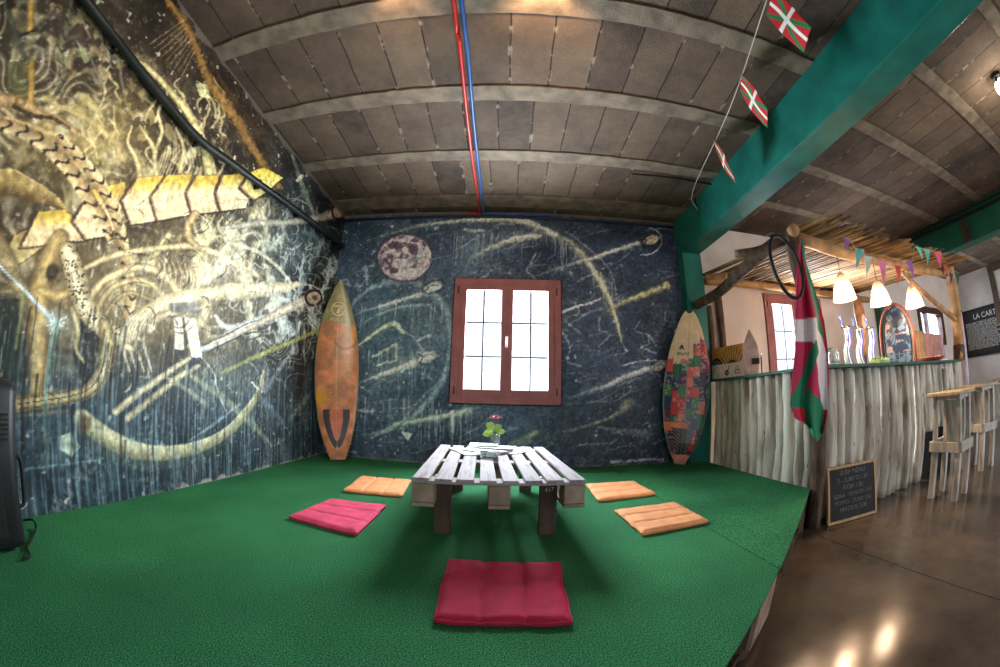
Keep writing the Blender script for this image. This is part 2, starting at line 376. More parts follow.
wob = nd(nt, 'ShaderNodeTexNoise'); wob.inputs['Scale'].default_value = 5; wob.inputs['Detail'].default_value = 4; nt.links.new(tc.outputs['Object'], wob.inputs['Vector'])
xs = mth('ADD', mth('ADD', sp.outputs[0], mth('MULTIPLY', mth('SUBTRACT', wob.outputs[0], .5), .02)), mth('MULTIPLY', row, .083))
bx = mth('DIVIDE', xs, BW); fr = mth('FRACT', bx); bi = mth('FLOOR', bx)
edge = mth('MINIMUM', fr, mth('SUBTRACT', 1.0, fr))
wn = nd(nt, 'ShaderNodeTexWhiteNoise', noise_dimensions='2D'); cb = nd(nt, 'ShaderNodeCombineXYZ'); nt.links.new(bi, cb.inputs[0]); nt.links.new(row, cb.inputs[1]); nt.links.new(cb.outputs[0], wn.inputs['Vector'])
fine = nd(nt, 'ShaderNodeTexNoise'); fine.inputs['Scale'].default_value = 3.2; fine.inputs['Detail'].default_value = 9; fine.inputs['Roughness'].default_value = .75; nt.links.new(tc.outputs['Object'], fine.inputs['Vector'])
rp = nd(nt, 'ShaderNodeValToRGB'); e = rp.color_ramp.elements; e[0].position = .3; e[0].color = lin((52, 41, 34)); e[1].position = .76; e[1].color = lin((118, 98, 80))
tone = mth('ADD', mth('MULTIPLY', fine.outputs[0], .8), mth('MULTIPLY', wn.outputs[0], .26)); nt.links.new(tone, rp.inputs[0])
# joint: dark groove with crumbs of pale cement beside it
jn = nd(nt, 'ShaderNodeMix', data_type='RGBA'); nt.links.new(rp.outputs[0], jn.inputs[6]); jn.inputs[7].default_value = lin((34, 28, 25))
mj = nd(nt, 'ShaderNodeMapRange'); mj.inputs[1].default_value = .012; mj.inputs[2].default_value = .022; mj.inputs[3].default_value = .9; mj.inputs[4].default_value = 0; nt.links.new(edge, mj.inputs[0]); nt.links.new(mj.outputs[0], jn.inputs[0])
crn = nd(nt, 'ShaderNodeTexNoise'); crn.inputs['Scale'].default_value = 9; crn.inputs['Detail'].default_value = 6; nt.links.new(tc.outputs['Object'], crn.inputs['Vector'])
m1 = nd(nt, 'ShaderNodeMapRange'); m1.inputs[1].default_value = .56; m1.inputs[2].default_value = .66; nt.links.new(crn.outputs[0], m1.inputs[0])
m2 = nd(nt, 'ShaderNodeMapRange'); m2.inputs[1].default_value = .0; m2.inputs[2].default_value = .07; m2.inputs[3].default_value = .85; m2.inputs[4].default_value = 0; nt.links.new(edge, m2.inputs[0])
jc = nd(nt, 'ShaderNodeMix', data_type='RGBA'); nt.links.new(jn.outputs[2], jc.inputs[6]); jc.inputs[7].default_value = lin((176, 158, 138)); nt.links.new(mth('MULTIPLY', m1.outputs[0], m2.outputs[0]), jc.inputs[0])
nt.links.new(jc.outputs[2], b.inputs['Base Color']); b.inputs['Roughness'].default_value = .9
gr = nd(nt, 'ShaderNodeTexNoise'); gr.inputs['Scale'].default_value = 70; gr.inputs['Detail'].default_value = 5; nt.links.new(tc.outputs['Object'], gr.inputs['Vector'])
hh = mth('ADD', gr.outputs[0], mth('MULTIPLY', mj.outputs[0], -3.0)); bp = nd(nt, 'ShaderNodeBump'); bp.inputs['Strength'].default_value = .7; bp.inputs['Distance'].default_value = .01
nt.links.new(hh, bp.inputs['Height']); nt.links.new(bp.outputs[0], b.inputs['Normal'])
struct(boxo('ceiling', (AX-.3, RY-.3, CZ), (RX+.3, D+.3, CZ+.2), m_ceil))
tn = 2
def rib(x0, x1, y, w, m=m_conc):
    """a concrete joist with slightly uneven edges, flush with the blocks but for its skim coat"""
    global tn
    bm = bmesh.new(); n = 60; rnd = random.Random(tn); lo = []; hi = []
    for i in range(n+1):
        x = x0+(x1-x0)*i/n; lo.append((x, y+rnd.uniform(-.004, .004))); hi.append((x, y+w+rnd.uniform(-.004, .004)))
    prism(bm, lo+hi[::-1], CZ-.012, CZ+.02); struct(obj('trim_%d' % tn, bm, m)); tn += 1
for k in range(-5, 4): rib(AX, 2.0, Y0+DY*k, RW if k < 3 else .25)
for k in range(-5, 4): rib(2.2, 5.8, .58+.76*k if k > -3 else .58+.76*k, .12)
for y in (2.55, 1.75, .95, .15): rib(6.0, RX, y, .12)
# grey plastered ceiling beyond the second beam
# beams and pillars
def beam(x0, x1, z0, m, nm):
    bm = bmesh.new(); box(bm, ((x0+x1)/2, (RY+D)/2, (z0+CZ)/2), (x1-x0, D-RY, CZ-z0), bev=.008); return struct(obj(nm, bm, m))
BX0, BX1, BZ = 1.985, 2.233, 2.615
beam(BX0, BX1, BZ, m_teal, 'trim_30')
bm = bmesh.new(); box(bm, ((BX0+BX1)/2, (3.555+D)/2, BZ/2), (BX1-BX0, D-3.555, BZ), bev=.008); struct(obj('trim_31', bm, m_teal))
beam(5.80, 6.05, 2.60, m_teal_dk, 'trim_32')
bm = bmesh.new(); box(bm, (5.92, 3.62, 1.3), (.25, .13, 2.6), bev=.006); struct(obj('trim_33', bm, m_teal_dk))

WIN = (-.53, .569, .944, 2.225)             # the window in the painted back wall
_l = at(763, 294, 'y', D); WIN2 = (_l.x, _l.x+1.1, .944, 2.225)
WIN3 = (7.45, 8.75, 1.64, 2.33)
# ---- mural, back wall
nu, nv = 405, 282
us = np.linspace(AX, BX0+.02, nu); zs = np.linspace(0, CZ, nv); U, Z = np.meshgrid(us, zs, indexing='ij'); U = U.ravel(); Z = Z.ravel()
V = np.stack([U, np.full_like(U, D), Z], 1); PX, PY = project(V)
f = fbm(U*2.2, Z*2.2, 5); g = fbm(U*14+3, Z*14, 4); base = np.array([46, 52, 62])[None]*(1+.6*(f-.5)[:, None])+(g[:, None]-.5)*np.array([26, 28, 30])
left = (1-sm(U, -1.4, .2))[:, None]; base = base+left*np.array([4, 14, 14])
P = Paint(PX, PY, base, 1)
for cx, cy, r, c, a in [(470, 255, 90, (92, 118, 132), .5), (420, 330, 85, (74, 104, 104), .5), (400, 430, 70, (50, 72, 84), .5), (590, 300, 90, (62, 74, 86), .4), (600, 400, 90, (56, 70, 84), .35), (500, 430, 60, (58, 84, 110), .5)]: P.glow(cx, cy, r, c, a)
# scattered paint specks and scratches
sp_ = vnoise(U*60, Z*60)*vnoise(U*31+9, Z*31); k = sm(sp_, .62, .72)*(.35+.65*left[:, 0]); P.C = P.C*(1-k[:, None]*.8)+np.array([170, 172, 160])*k[:, None]*.8
rg = ridge(U*5+7, Z*5+1, 3); k = sm(rg, .86, .93)*sm(fbm(U*1.6+4, Z*1.6, 3), .5, .62)*.55; P.C = P.C*(1-k[:, None])+np.array([160, 170, 170])*k[:, None]
# planet and moon
P.ell(392, 352, 60, 70, (66, 100, 98), .35, .3)
P.stroke([(347, 318), (356, 300), (378, 286), (405, 281), (430, 291), (447, 313), (452, 345), (443, 378), (425, 405), (400, 425), (372, 437)], [3, 6, 9, 10, 11, 12, 12, 11, 9, 7, 4], (140, 176, 168), (90, 126, 120), .62, .8)
P.glow(405, 258, 46, (110, 112, 100), .5)
P.ell(405, 258, 27.5, 24, (186, 154, 150), 1, .08)
for x, y, a, b_, c in [(395, 246, 9, 5, 0), (414, 250, 6, 6, .3), (422, 246, 4, 5, 0), (388, 262, 6, 9, .3), (404, 256, 6, 4, 0), (394, 271, 5, 5, 0), (383, 254, 3, 4, 0), (413, 241, 4, 2, 0)]: P.ell(x, y, a, b_, (78, 58, 66), .85, .35, c)
mi = np.nonzero(np.hypot((P.X-405)/26, (P.Y-258)/22.5) < 1)[0]; mn = fbm(P.X[mi]/5, P.Y[mi]/5, 4); P.blend(mi, (88, 66, 72), sm(mn, .5, .58)*.75*(P.Y[mi] < 268)); P.blend(mi, (216, 190, 184), sm(mn, .44, .36)*.6)
P.stroke([(402, 270), (414, 260), (428, 256)], [3, 7, 3], (120, 140, 104), a=.8, soft=.7)
P.stroke([(398, 279), (414, 272), (428, 262)], [3, 8, 5], (214, 180, 172), a=.7, soft=.6)
P.ell(405, 258, 27.5, 24, (70, 52, 60), .7, ring=.07)
cr, wh = (206, 196, 158), (190, 200, 190)
def comet(pts, w, c, ce, a=.9, fist=None, fc=(216, 190, 160), ring=True, rot=-.3):
    P.stroke(pts, [q*2.6 for q in w], ce, a=.32, soft=.95, fade=.5)
    P.stroke(pts, w, c, ce, a, .75, ragged=.25, fade=.6, pw=1.1)
    P.stroke([(x+.5, y-1) for x, y in pts], [max(q*.3, 1) for q in w], np.minimum(np.array(c)+26, 250), a=.55, soft=.8, ragged=.4, fade=.7)
    if fist:
        x, y, rx, ry = fist; P.ell(x, y, rx, ry*.85, fc, .85, .45, rot)
        P.ell(x+rx*.35, y-ry*.1, rx*.5, ry*.6, np.minimum(np.array(fc)+20, 250), .7, .5, rot)
        P.stroke([(x-rx*.9, y-ry*.5), (x-rx*.5, y+ry*.1), (x-rx*.75, y+ry*.7)], 1.8, (34, 28, 28), a=.9); P.stroke([(x-rx*.5, y), (x+rx*.1, y-ry*.3), (x+rx*.5, y-ry*.1)], 1.3, (60, 46, 42), a=.7)
        P.ell(x, y, rx*1.05, ry*.95, (46, 38, 36), .55, ring=.16, rot=rot)
comet([(350, 316), (372, 309), (400, 301), (428, 292)], [2, 4, 6, 9], (200, 196, 180), (110, 130, 130), .8, (433, 287, 11, 6), (190, 196, 180))
comet([(356, 330), (372, 318), (400, 308), (430, 305)], [2, 3, 4, 3], (150, 170, 160), (90, 120, 120), .6)
P.stroke([(358, 346), (376, 332), (394, 324), (404, 334)], [3, 5, 8, 4], (200, 208, 130), (120, 150, 90), .8, .6)
P.stroke([(372, 357), (396, 344), (396, 360), (376, 366)], [3, 5, 4, 3], (190, 200, 130), (110, 140, 90), .75, .6, curve=False)
comet([(352, 387), (376, 377), (400, 368), (424, 358)], [2, 6, 10, 13], (216, 214, 170), (120, 140, 110), .85, (428, 357, 11, 7), (206, 196, 164), rot=-.25)
P.stroke([(396, 328), (412, 336), (424, 352)], 3, (180, 196, 190), a=.5, soft=.8)
P.stroke([(418, 340), (432, 335)], 3, wh, a=.7)
comet([(354, 437), (380, 432), (400, 424), (430, 419), (470, 411)], [2, 4, 8, 8, 12], (176, 190, 140), (90, 116, 96), .85)
P.stroke([(400, 424), (420, 400), (440, 380)], [3, 5, 3], (150, 170, 150), a=.4, soft=.8)
P.stroke([(352, 410), (372, 411)], 3, (196, 170, 150), a=.6); P.poly([(402, 433), (412, 434), (408, 441)], (190, 200, 190), .8)
comet([(362, 242), (390, 234), (430, 224), (490, 219.5), (525, 222), (556, 235)], [2, 4, 5, 7, 10, 11], (196, 190, 138), (96, 112, 96), .85)
comet([(545, 229), (575, 247), (598, 278), (613, 310), (621, 340)], [9, 12, 10, 8, 3], (222, 206, 120), (120, 122, 80), .95)
comet([(620, 338), (626, 352)], [3, 1], (190, 190, 150), (120, 120, 80), .6)
comet([(466, 262), (490, 248), (515, 239), (540, 236)], [3, 8, 10, 8], (210, 196, 146), (120, 126, 104), .85)
P.stroke([(465, 230), (485, 231)], 4, (190, 200, 160), a=.7)
P.ell(470, 250, 10, 22, (128, 160, 160), .25, .8)
comet([(530, 279), (565, 266), (600, 255), (638, 243)], [2, 4, 6, 7], (206, 196, 160), (110, 110, 96), .85, (651, 240, 9, 6), (226, 178, 104))
P.stroke([(650, 228), (660, 234), (662, 242), (654, 252), (640, 256)], 1.6, (206, 206, 190), a=.7)
P.stroke([(566, 231), (590, 250), (610, 270), (617, 300)], 3, (160, 168, 168), a=.4, soft=.8)
P.stroke([(563, 312), (580, 306), (600, 299)], [4, 3, 2], (210, 214, 214), a=.8)
comet([(596, 318), (620, 304), (645, 294), (667, 285)], [3, 8, 10, 10], (214, 190, 90), (90, 90, 60), .85)
P.ell(666, 285, 5, 4, (236, 176, 66), .9, .4)
P.stroke([(570, 325), (590, 312), (606, 308)], 3, (150, 160, 160), a=.5, soft=.8)
comet([(566, 399), (600, 388), (625, 377), (652, 367)], [3, 8, 10, 11], (200, 184, 170), (96, 100, 106), .85, (660, 366, 9, 6), (200, 176, 146))
P.stroke([(622, 366), (642, 361), (666, 361)], 1.8, (196, 200, 196), a=.7)
comet([(552, 434), (580, 428), (605, 420), (625, 408)], [3, 5, 6, 12], (130, 126, 96), (70, 76, 76), .75)
P.ell(628, 404, 9, 6, (150, 140, 100), .55, .5, -.3)
P.stroke([(598, 427), (622, 431), (646, 433)], [3, 8, 9], (110, 120, 122), a=.6, soft=.5, ragged=.3)
P.stroke([(612, 462), (640, 460), (664, 460)], 3, (170, 176, 176), a=.6, ragged=.4)
comet([(506, 444), (520, 441), (536, 433)], [4, 8, 12], (150, 150, 90), (90, 100, 90), .8)
P.stroke([(508, 446), (530, 442)], 5, (166, 130, 110), a=.6, ragged=.4)
rnd = random.Random(88)
for i in range(170):        # dry brush wisps sweeping up to the right and round the planet
    x = rnd.uniform(346, 672); y = rnd.uniform(222, 458)
    if x < 450 and y > 275: a_ = math.atan2(y-350, x-392)+PI/2
    else: a_ = rnd.gauss(-.32, .16)
    L_ = rnd.uniform(8, 42); bend = rnd.uniform(-.25, .25); q = [(x+L_*t*math.cos(a_+bend*t), y+L_*t*math.sin(a_+bend*t)) for t in (0, .33, .66, 1)]
    P.stroke(q, [.8, rnd.uniform(1, 3.4), .8], rnd.choice([(150, 164, 170), (176, 180, 170), (120, 146, 150), (160, 150, 128)]), a=rnd.uniform(.18, .5), soft=.7, ragged=.5, fade=.4)
for i in range(60):
    x = rnd.uniform(350, 670); y = rnd.uniform(222, 455); P.ell(x, y, rnd.uniform(.8, 2.4), rnd.uniform(.6, 1.6), (196, 198, 190), rnd.uniform(.3, .8), .5, rnd.uniform(0, 3))
for x, y, l in [(575, 300, 30), (600, 318, 26), (572, 345, 24), (560, 330, 20), (640, 320, 26), (648, 335, 20), (532, 262, 24), (590, 262, 16)]:
    rnd = random.Random(x); q = [(x+rnd.uniform(-6, 6)*i, y+l*i/3+rnd.uniform(-4, 4)) for i in range(4)]; P.stroke(q, 2, (180, 188, 190), a=.45, ragged=.5)
def drips(P, U, Z, n, u0, u1, zfun, lmin, lmax, c, a, wmin=.004, wmax=.010, seed=1, cvar=20):
    rnd = random.Random(seed)
    for i in range(n):
        u = rnd.uniform(u0, u1); z = zfun(u, rnd); l = rnd.uniform(lmin, lmax); w = rnd.uniform(wmin, wmax)
        idx = np.nonzero((np.abs(U-u) < w*1.6) & (Z < z) & (Z > z-l))[0]
        if len(idx) == 0: continue
        q = np.abs(U[idx]-u-.004*np.sin(Z[idx]*23+u*90))/w; fade = np.clip((Z[idx]-(z-l))/l, 0, 1)**.4
        v = rnd.uniform(-cvar, cvar); P.blend(idx, np.array(c)+v, a*rnd.uniform(.5, 1)*(1-sm(q, .5, 1.3))*fade)
P.glow(508, 425, 70, (88, 116, 146), .45); P.glow(440, 340, 60, (96, 120, 134), .4); P.glow(585, 350, 60, (84, 98, 114), .35)  # bluish glare haze around the window put into the mural colour
drips(P, U, Z, 46, -.6, 1.15, lambda u, r: 2.83-.12*abs(u-.3)-max(0, u-.5)*.75, .08, .4, (186, 190, 166), .5, seed=3)
drips(P, U, Z, 60, -1.6, -.62, lambda u, r: r.choice((1.95, 1.45, .95)), .15, .55, (170, 190, 180), .42, seed=4)
drips(P, U, Z, 24, -.9, -.3, lambda u, r: .86, .2, .45, (186, 200, 180), .55, seed=6)
drips(P, U, Z, 50, AX, BX0, lambda u, r: r.uniform(.6, 2.6), .1, .5, (90, 110, 122), .3, seed=5)
P.C = P.C.mean(1, keepdims=True)*.42+P.C*.58; P.C = np.clip((P.C-56)*1.5+np.array([62, 70, 84]), 10, 250); n3 = fbm(U*42, Z*42, 3); P.C *= (1+.75*(n3-.5))[:, None]; sk2 = sm(fbm(U*70+9, Z*70, 2)*.6+.4*fbm(U*6, Z*6+4, 3), .60, .70)*.45; P.C = P.C*(1-sk2[:, None])+np.array([150, 156, 160])*sk2[:, None]
# a worn strip of bare cement along the foot and the top
k = (1-sm(Z-.3+(fbm(U*16, Z*0, 3)-.5)*.06, .0, .02))*.6; P.C = P.C*(1-k[:, None])+np.array([150, 140, 130])*k[:, None]
k = sm(Z+(vnoise(U*12, Z*0)-.5)*.03, CZ-.05, CZ-.02)*.8; P.C = P.C*(1-k[:, None])+np.array([120, 108, 98])*k[:, None]
def holes(ws):
    def sk(c):
        r = np.zeros(len(c), bool)
        for (x0, x1, z0, z1) in ws: r |= (c[:, 0] > x0+.02) & (c[:, 0] < x1-.02) & (c[:, 2] > z0+.02) & (c[:, 2] < z1-.02)
        return r
    return sk
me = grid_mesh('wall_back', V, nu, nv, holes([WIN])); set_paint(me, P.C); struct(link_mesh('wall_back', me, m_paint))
# right part of the back wall (bar side)
nb = 300; ub = np.linspace(BX1-.02, RX, nb); zb = np.linspace(0, CZ, 140); UB, ZB = np.meshgrid(ub, zb, indexing='ij')
VB = np.stack([UB.ravel(), np.full(UB.size, D), ZB.ravel()], 1)
me = grid_mesh('wall_back_right', VB, nb, 140, holes([WIN2, WIN3])); struct(link_mesh('wall_back_right', me, m_wallw))

# ---- mural, left wall
YB = -.9
nu2, nv2 = 690, 420
ys = np.linspace(YB, D, nu2); zs = np.linspace(.0, CZ, nv2); Yg, Zg = np.meshgrid(ys, zs, indexing='ij'); Yg = Yg.ravel(); Zg = Zg.ravel()
V = np.stack([np.full_like(Yg, AX), Yg, Zg], 1); PX, PY = project(V)
f = fbm(Yg*1.7, Zg*1.7, 5); g = fbm(Yg*9+3, Zg*9, 4)
top = np.array([54, 46, 36.]); mid = np.array([88, 76, 52.]); low = np.array([44, 62, 74.]); rgt = np.array([42, 50, 56.])
h = sm(Zg, 1.75, 2.35)[:, None]; lo_ = (1-sm(Zg+.15*(f-.5), .75, 1.25))[:, None]; r_ = sm(Yg+.5*(f-.5), 2.0, 2.9)[:, None]
base = mid*(1-h)+top*h; base = base*(1-r_)+rgt*r_; base = base*(1-lo_)+low*lo_
base = base*(1+.8*(f-.5)[:, None])+(g[:, None]-.5)*46
P = Paint(PX, PY, base, .55)
# painted webs and roots: pale net over dark in the middle, sandy crust above
rg = ridge(Yg*4.2, Zg*4.2, 3); band = sm(Zg, 1.15, 1.4)*(1-sm(Zg, 2.25, 2.75)); k = sm(rg, .68, .86)*band*(.45+.55*sm(Yg, .6, 1.6))*.95
P.C = P.C*(1-k[:, None])+(np.array([222, 208, 150])*(1-r_)+np.array([176, 196, 196])*r_)*k[:, None]
k = sm(fbm(Yg*16, Zg*16, 3), .55, .68)*sm(Zg, 1.5, 1.9)*(1-sm(Zg, 2.3, 2.8))*.5*(1-r_[:, 0]); P.C = P.C*(1-k[:, None])+np.array([198, 178, 116])*k[:, None]
k = sm(vnoise(Yg*45, Zg*45)*vnoise(Yg*23+5, Zg*23), .6, .7)*.7; P.C = P.C*(1-k[:, None])+np.array([206, 204, 186])*k[:, None]
cn = fbm(Yg*1.9+2, Zg*1.9+7, 3)*11; fr_ = np.abs(cn-np.round(cn)); msk = sm(Zg, .95, 1.3)*(1-sm(Zg, 2.1, 2.5))*sm(fbm(Yg*2.3+11, Zg*2.3, 2), .42, .56)
k = (1-sm(fr_, .04, .13))*msk*.5; P.C = P.C*(1-k[:, None])+np.array([44, 36, 32])*k[:, None]
k = (sm(fr_, .16, .26)*(1-sm(fr_, .30, .40)))*msk*.40; P.C = P.C*(1-k[:, None])+np.array([236, 228, 194])*k[:, None]
for cx, cy, r, c, a in [(110, 130, 80, (168, 146, 80), .6), (60, 150, 70, (150, 126, 64), .55), (120, 300, 90, (190, 176, 124), .5), (40, 300, 60, (150, 132, 84), .5), (30, 30, 40, (70, 74, 52), .5), (175, 35, 40, (120, 92, 66), .45),
                        (250, 230, 70, (150, 168, 160), .35), (200, 300, 70, (206, 196, 150), .45), (290, 250, 50, (110, 140, 144), .4), (230, 380, 80, (104, 134, 140), .45), (110, 450, 90, (66, 92, 104), .4), (60, 440, 60, (56, 74, 84), .4), (280, 400, 60, (66, 88, 100), .4)]: P.glow(cx, cy, r, c, a)
CRE, TAN, BRN, DK = (224, 206, 146), (176, 148, 92), (96, 68, 44), (44, 32, 26)
T = P.stroke
# upper left: dark room with golden posts, worm-like crust
T([(32, -6), (30, 32)], 8, (178, 138, 62), (110, 80, 36), 1, .25); T([(20, 36), (36, 30)], 4, (40, 24, 22)); T([(31, 62), (31, 104)], 8, (190, 150, 70), (120, 90, 40), 1, .25)
P.poly([(8, 62), (28, 62), (28, 100), (8, 100)], (92, 92, 54), .7); T([(5, 5), (22, 50), (28, 62)], 10, (66, 80, 62), a=.7, soft=.8)
T([(72, -4), (68, 25), (60, 48), (62, 70), (58, 92)], [8, 12, 14, 12, 6], (108, 112, 90), (60, 60, 50), .7, .7, seg=14, segc=(50, 46, 38))
for p in [[(78, 8), (90, 38)], [(98, 20), (104, 50)], [(106, 40), (110, 66)], [(118, 60), (124, 92)], [(88, 52), (104, 88)], [(114, 30), (122, 54)]]: T(p, [2, 5], (150, 140, 112), (90, 80, 66), .7, .6)
T([(80, 46), (86, 60)], [4, 8], (150, 162, 120), a=.8)
T([(0, 100), (22, 104), (45, 116), (62, 122), (78, 134)], [16, 14, 12, 10, 8], (196, 160, 104), (110, 78, 50), .95, .4, ragged=.25)
T([(14, 106), (34, 116), (52, 118), (68, 128)], 6, (64, 44, 32), a=.85, soft=.5, ragged=.3)
T([(0, 118), (24, 124), (46, 132), (70, 138)], 9, (206, 178, 116), (120, 92, 56), .9, .5, ragged=.25)
T([(46, 98), (60, 104), (74, 112), (92, 122), (112, 140), (124, 160)], [10, 12, 12, 12, 12, 8], (196, 176, 112), (116, 92, 54), .85, .5, ragged=.5)
T([(78, 94), (95, 108), (104, 120)], [6, 14, 4], (196, 186, 118), (150, 134, 70), .8, .6)
P.ell(62, 101, 6, 5, (70, 52, 36), .7, .4); P.ell(21, 101, 5, 4, (120, 96, 50), .7, ring=.5)
for i in range(22):
    rnd = random.Random(100+i); x = rnd.uniform(70, 225); y = rnd.uniform(60, 160)
    q = [(x, y)]
    for j in range(5): q.append((q[-1][0]+rnd.uniform(-7, 7), q[-1][1]+rnd.uniform(3, 11)))
    T(q, [2, 4, 3], (214, 198, 138), (130, 110, 70), .7, .5, ragged=.4)
# tree-like roots above the plates
for q in [[(156, 174), (155, 152), (162, 132), (158, 112), (166, 98)], [(140, 176), (136, 158), (128, 142), (132, 126)], [(155, 152), (148, 138), (140, 126)], [(180, 172), (184, 150), (176, 128)], [(214, 172), (208, 148), (196, 122), (186, 104)]]: T(q, [7, 5, 3], (216, 200, 142), (120, 98, 64), .9, .4)
T([(122, 60), (142, 64), (160, 80), (176, 98), (190, 116), (203, 142), (209, 172)], [3, 6, 7, 8, 9, 10, 12], (206, 192, 128), (124, 112, 66), .95, .35)
P.ell(62, 130, 8, 7, (196, 196, 150), .6, .4)
P.poly([(196, 84), (208, 84), (210, 98), (200, 96)], (196, 196, 140), .85)
T([(164, -4), (178, 14), (188, 30), (198, 54), (210, 82), (226, 104), (246, 136), (264, 166), (279, 186)], [9, 11, 12, 10, 14, 16, 14, 12, 8], (160, 118, 56), (80, 56, 30), .9, .6, ragged=.45)
T([(210, 60), (226, 88), (250, 120), (270, 150)], [3, 5, 4, 2], (90, 60, 34), a=.7, soft=.6)
for i in range(9): T([(184+i*1.2, 20+i*4), (150+i*4, 44+i*4)], 1.2, (190, 170, 120), a=.5)
# tusk
T([(-12, 186), (10, 182), (34, 192), (52, 200), (67, 210)], [28, 28, 22, 13, 2], (214, 186, 110), (92, 68, 36), 1, .12, lit=1)
# plates of the spine
def plate(pts, c=(228, 204, 150), c2=(206, 172, 62)):
    P.poly([(x-1.6, y+1) for x, y in pts], (60, 38, 34), .9, 2.6)
    ymid = sum(p[1] for p in pts)/len(pts); ytop = min(p[1] for p in pts)
    P.poly(pts, c2, 1, .7, c2=c, grad=(0, 1, ytop+4, ymid))
    T([pts[0], pts[1]], 2.6, (92, 58, 50), curve=False, a=.8); T([pts[0], pts[-1]], 3.2, (150, 108, 96), curve=False, a=.5)
plate([(0, 262), (14, 236), (34, 226), (52, 240), (22, 262), (6, 268)], (190, 170, 110), (170, 140, 70))
plate([(21, 247), (37, 212.6), (64, 209.7), (78, 222), (88, 240), (64, 241), (29, 247)])
plate([(73, 221), (91.6, 190), (124.8, 182.4), (123, 200), (112, 235), (85.8, 239)])
plate([(122, 200), (136.6, 178.5), (163, 175.5), (153, 196), (158, 220.4), (131.7, 224.3)])
plate([(151, 197), (166, 175.6), (192, 174.6), (186, 190), (193, 213.6), (158, 220.4)])
plate([(187, 192), (196, 175.6), (219, 175.6), (215, 192), (221, 210.6), (193, 213.6)])
plate([(215.6, 192), (222.4, 175.6), (245, 173.6), (241, 185.3), (249, 198), (244.8, 207.7), (221.4, 210.6)])
plate([(241, 187), (250, 172), (264, 168), (282, 178), (266, 192), (254, 200)], (226, 206, 110), (214, 190, 60))
# segmented strips
T([(-8, 122), (20, 130), (44, 144), (62, 160), (80, 184), (92, 204), (104, 222), (112, 240)], [14, 15, 16, 16, 16, 15, 13, 9], (230, 206, 150), (140, 106, 66), 1, .15, seg=17, lit=-1)
T([(60, 138), (78, 156), (95, 176), (108, 198), (118, 222), (124, 248), (128, 276), (130, 300), (126, 322)], [10, 12, 13, 13, 12, 12, 14, 13, 6], (232, 214, 154), (150, 116, 72), 1, .15, seg=15, lit=1)
# arches of the wheel
T([(86, 304), (98, 286), (116, 274), (138, 267), (160, 273), (174, 286), (184, 300)], 10, (226, 208, 150), (120, 92, 60), 1, .2)
T([(96, 312), (108, 292), (124, 282), (142, 280), (156, 288), (168, 302)], 8, (214, 192, 132), (104, 80, 54), 1, .2)
T([(104, 318), (116, 300), (130, 293), (146, 298), (156, 306)], 6, (180, 156, 104), (84, 64, 44), .9, .3)
T([(86, 268), (112, 256), (146, 250), (184, 246), (214, 252), (238, 266)], [6, 8, 8, 8, 7, 5], (224, 208, 150), (130, 108, 70), 1, .3)
for i in range(7): T([(150+i*7, 254+i*2), (158+i*6, 262+i*3), (160+i*5, 276+i*3)], [3, 5, 2], (206, 184, 130), (90, 70, 50), .8, .4)
for i in range(6): T([(196+i*9, 214+i*1), (194+i*8, 226), (200+i*9, 240)], [3, 6, 3], (212, 200, 146), (110, 98, 66), .8, .4, ragged=.3)
T([(196, 214), (188, 226), (190, 240), (200, 248)], [10, 11, 9, 6], (206, 180, 120), (110, 84, 54), .9, .3)
T([(218, 236), (236, 240), (252, 232), (262, 240), (250, 254)], [4, 6, 5, 5, 3], (214, 206, 160), (110, 104, 80), .8, .4, ragged=.3)
# body at the left
T([(60, 238), (48, 262), (40, 290), (38, 330), (38, 368), (36, 402)], [22, 28, 26, 24, 22, 16], (198, 170, 104), (84, 62, 38), .95, .3)
T([(-6, 240), (8, 262), (18, 286)], [30, 26, 18], (170, 150, 98), (80, 66, 44), .9, .4)
P.ell(52, 272, 7, 11, (52, 42, 34), .85, .4, .2); T([(40, 290), (56, 296), (74, 290)], [10, 13, 8], (206, 180, 110), (120, 92, 56), .9, .4)
P.poly([(84, 316), (108, 340), (110, 378), (84, 384), (74, 350)], (38, 36, 40), .85, 4)
P.poly([(0, 300), (16, 300), (20, 380), (0, 386)], (34, 48, 44), .8, 5)
T([(72, 308), (78, 330), (76, 348), (84, 362)], [6, 7, 6, 3], (196, 188, 134), (110, 100, 70), .9, .4)
# scaly neck
T([(68, 250), (76, 278), (84, 304), (102, 328), (122, 336), (140, 324)], [18, 24, 22, 20, 20, 18], (226, 214, 168), (140, 120, 84), 1, .2)
rnd = random.Random(5)
for i in range(170):
    t = rnd.random(); q = smooth_path([(68, 250), (76, 278), (84, 304), (102, 328), (122, 336)], 10); p = q[int(t*(len(q)-1))]; P.ell(p[0]+rnd.uniform(-9, 9), p[1]+rnd.uniform(-9, 9), rnd.uniform(.9, 1.8), rnd.uniform(.6, 1.2), (48, 38, 36), .85, .3, rnd.uniform(0, 3))
T([(128, 336), (142, 318), (164, 304), (190, 297), (215, 293), (244, 290), (274, 288), (300, 284)], [18, 20, 18, 17, 17, 18, 14, 6], (240, 226, 172), (160, 138, 90), 1, .2, ragged=.1)
T([(206, 280), (222, 262), (228, 240), (240, 224)], [14, 18, 14, 6], (232, 222, 176), (170, 156, 116), .8, .6, ragged=.3)
